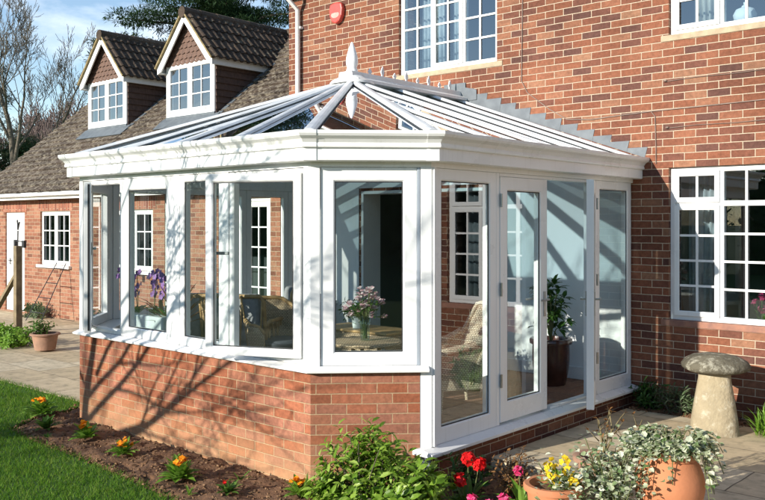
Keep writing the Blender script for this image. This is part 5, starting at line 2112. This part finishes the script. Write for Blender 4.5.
# vase of mixed flowers
VX, VY, VZ = -4.83, 5.22, ZF - .02 + .725
vz = thing('glass_vase', 'clear glass vase of cut flowers behind the corner window', 'vase', (VX, VY, VZ))
mb = MB(); mb.lathe([(.038, 0), (.04, .05), (.042, .12), (.048, .2), (.046, .2), (.04, .12), (.037, .05), (.034, .01)], (VX, VY, VZ), 20)
mb.build('vase_body', glassmat('vase glass', (.86, .93, .9), 1.5), vz, smooth='all')
bq = thing('bouquet', 'mixed bouquet of white and dusky pink flowers in the glass vase', 'flowers', (VX, VY, VZ + .02))
sm, lm, fm = MB(), MB(), MB()
rnd = random.Random(51)
for k in range(30):
    a = rnd.uniform(0, 6.283); rr = rnd.uniform(.02, .17); h = rnd.uniform(.26, .46) - rr * .4
    p1 = V((VX + math.cos(a) * rr, VY + math.sin(a) * rr, VZ + h))
    sm.tube([(VX + rnd.uniform(-.015, .015), VY + rnd.uniform(-.015, .015), VZ + .02), (VX + math.cos(a) * rr * .25, VY + math.sin(a) * rr * .25, VZ + .2), p1], .003, 4)
    for q in range(5):
        flower(fm, p1 + V((rnd.uniform(-.018, .018), rnd.uniform(-.018, .018), rnd.uniform(-.012, .02))), .026, rnd)
    for q in range(5):
        lm.leaf(lerp(V((VX, VY, VZ + .18)), p1, rnd.uniform(.3, 1)), V((math.cos(a) + rnd.uniform(-1, 1), math.sin(a) + rnd.uniform(-1, 1), rnd.uniform(-.2, .9))), V((0, 0, 1)), rnd.uniform(.05, .09), .022, .4, 2)
sm.build('stem', M['stem'], bq); lm.build('leaves', M['leafmid'], bq); fm.build('blooms', M['petalwhite'], bq)
# small plant on the wicker cabinet
pot('small_pot', 'small white pot on the brown wicker cabinet', -5.72, 6.08, .826, .12, .05, .065, 'zinc', rim=.008)
bush('house_plant', 'dark trailing house plant in the small white pot on the cabinet', (-5.72, 6.08, .93), [(0, 0, .07, .16, .16, .10, 60)], 'leafdark', .06, 52, .3, 'plant')
# orchids and a spiky cordyline in a planter on the inner sill
pl = thing('planter', 'pale trough planter on a stand behind the left front windows', 'planter', (-7.45, 4.9, ZF))
mb = MB(); mb.prism([(-7.8, 4.78), (-7.1, 4.78), (-7.1, 5.03), (-7.8, 5.03)], .72, .93)
mb.build('trough', M['zinc'], pl, bevel=.015)
for x in (-7.75, -7.15):
    for y in (4.82, 4.99):
        mb = MB(); mb.tube([(x, y, .719), (x, y, ZF)], .016, 8); mb.build('leg', M['rattan'], pl)
for i, (x, y, sd, lb) in enumerate([(-7.68, 4.88, 61, 'purple orchid on the left side of the planter behind the front window'), (-7.45, 4.92, 62, 'purple orchid in the middle of the planter behind the front window'), (-7.2, 4.88, 63, 'purple orchid on the right side of the planter behind the front window')]):
    rnd = random.Random(sd)
    t = thing('orchid', lb, 'orchid', (x, y, .93), 'purple orchids in the planter')
    sm, lm, fm = MB(), MB(), MB()
    rosette(lm, (x, y, .93), 7, .17, .055, rnd, .1, .8)
    for k in range(2):
        a = rnd.uniform(0, 6.283)
        dx, dy = math.cos(a), math.sin(a)
        pts = [V((x, y, .93)), V((x + dx * .03, y + dy * .03, 1.15)), V((x + dx * .1, y + dy * .1, 1.33)), V((x + dx * .22, y + dy * .22, 1.36))]
        sm.tube(pts, .004, 5)
        for j in range(16):
            f = 1.0 + 1.95 * j / 16
            ii = int(f)
            q = lerp(pts[ii], pts[ii + 1], f - ii)
            flower(fm, q + V((rnd.uniform(-.05, .05), rnd.uniform(-.05, .05), rnd.uniform(-.06, .03))), .032, rnd, 5, V((rnd.uniform(-.4, .4), -1, .2)).normalized())
    sm.build('stem', M['stem'], t); lm.build('leaves', M['leafmid'], t); fm.build('blooms', M['petalpurple'], t)
spiky('cordyline', 'spiky bronze green cordyline between the orchids and the sofa', -7.2, 5.0, .78, 64, 46, .55, .028, 'deadleaf', .5, 1.5, spread=.02)
pot('small_pot', 'pale pot holding the spiky cordyline behind the front windows', -7.2, 5.0, .42, .36, .12, .14, 'zinc', rim=.012)
st = thing('plant_stand', 'short cane plant stand under the cordyline pot', 'plant stand', (-7.2, 5.0, ZF))
mb = MB(); mb.lathe([(.0, .225), (.15, .225), (.155, .24), (.15, .252), (.0, .252)], (-7.2, 5.0, ZF), 20); mb.build('top', M['rattan'], st, smooth=True)
for k in range(3):
    a = k * 2.094
    mb = MB(); mb.tube([(-7.2 + .1 * math.cos(a), 5.0 + .1 * math.sin(a), ZF + .224), (-7.2 + .14 * math.cos(a), 5.0 + .14 * math.sin(a), ZF)], .012, 6); mb.build('leg', M['rattan'], st)
# picture in the dark hall
pc = thing('wall_picture', 'dark framed picture hanging in the hall beyond the inner doorway', 'picture', (-6.6, 12.58, 1.5))
mb = MB(); mb.ring(frame((-6.85, 12.58, 1.2), (1, 0, 0), (0, -1, 0)), 0, .5, 0, .65, .04, -.015, .01); mb.build('frame', M['feeder'], pc)
mb = MB(); mb.fbox(frame((-6.85, 12.58, 1.2), (1, 0, 0), (0, -1, 0)), .041, .459, .041, .609, -.01, -.002); mb.build('canvas', M['hang'], pc)
# trough of pink flowers on the inner ledge at the right edge
posy('pink_flower', 'pink flowers on the ledge inside the ground floor window at the right edge', -2.72, YH + .24, .884, 91, 'petalpink', [(0, 0, .26), (-.06, .02, .2), (.07, 0, .22), (.02, -.05, .15)], L=.14, wd=.04, nleaf=14, per=9)

# ------------------------------------------------------------------ far left garden
gp_ = thing('wooden_post', 'square weathered wooden post with a diagonal brace on the far left', 'post', (-14.3, 6.75, -.1))
mb = MB(); mb.box(-14.36, -14.25, 6.70, 6.81, -.2, 1.46); mb.build('upright', M['wood'], gp_, bevel=.006)
mb = MB(); mb.tube([(-14.36, 6.75, .95), (-15.3, 6.6, -.1)], .05, 4); mb.build('brace', M['wood'], gp_)
bf = thing('bird_feeder', 'dark iron forked hook with a small crossbar on top of the wooden post', 'hook', (-14.3, 6.75, 1.46))
mb = MB()
mb.tube([(-14.3, 6.75, 1.46), (-14.29, 6.75, 1.72)], .012, 6)
mb.tube([(-14.42, 6.8, 1.90), (-14.38, 6.79, 1.80), (-14.29, 6.75, 1.74), (-14.2, 6.72, 1.80), (-14.13, 6.70, 1.86)], .014, 6)
mb.tube([(-14.30, 6.75, 1.54), (-13.75, 6.6, 1.54)], .010, 6)
mb.box(-13.80, -13.72, 6.58, 6.62, 1.44, 1.56)
mb.box(-14.56, -14.50, 6.80, 6.84, 1.42, 1.56)
mb.tube([(-14.53, 6.82, 1.54), (-14.30, 6.75, 1.54)], .010, 6)
mb.build('iron_hook', M['feeder'], bf)
ld = thing('step_ladder', 'thin metal step ladder leaning against the wing wall', 'ladder', (-16.2, 8.2, -.08))
mb = MB()
for sx in (-.24, .24):
    mb.tube([(-16.2 + sx * 1.25, 7.95, -.08), (-16.2 + sx * .75, 8.54, 1.05)], .009, 6)
mb.build('rail', M['feeder'], ld)
for k in range(4):
    f = .15 + k * .25
    mb = MB(); mb.tube([(-16.2 - .24 * (1.25 - .5 * f), 7.95 + .59 * f, -.08 + 1.13 * f), (-16.2 + .24 * (1.25 - .5 * f), 7.95 + .59 * f, -.08 + 1.13 * f)], .009, 6)
    mb.build('rung', M['feeder'], ld)
pot('terracotta_pot', 'wide shallow terracotta pot on the patio by the wooden post', -12.45, 6.3, -.07, .25, .15, .19, 'oldclay')
bush('leafy_plant', 'sparse green plant in the wide terracotta pot on the patio', (-12.55, 6.3, .17), [(0, 0, .10, .2, .2, .1, 40)], 'leafmid', .07, 93, .35, 'plant')
for i, (x, y, lb, sd) in enumerate([(-13.7, 6.05, 'low bright green clump in front of the wooden post', 101), (-13.25, 6.2, 'low bright green clump nearest the shallow terracotta pot', 102), (-14.5, 6.2, 'low bright green clump at the far left edge', 103)]):
    bush('green_clump', lb, (x, y, -.07), [(0, 0, .12, .42, .34, .16, 170)], 'leaffresh', .07, sd, .5, 'plant')
for i, (x, lb, sd) in enumerate([(-13.2, 'straggly green plant at the foot of the wing wall beside the conservatory', 111), (-14.4, 'straggly green plant at the foot of the wing wall under the window', 112), (-16.9, 'grey green plant at the foot of the white wing door', 113)]):
    bush('wall_plant', lb, (x, 8.35, -.07), [(0, 0, .12, .45, .12, .18, 90)], 'leafgrey' if i == 2 else 'leafmid', .09, sd, .35, 'plant')
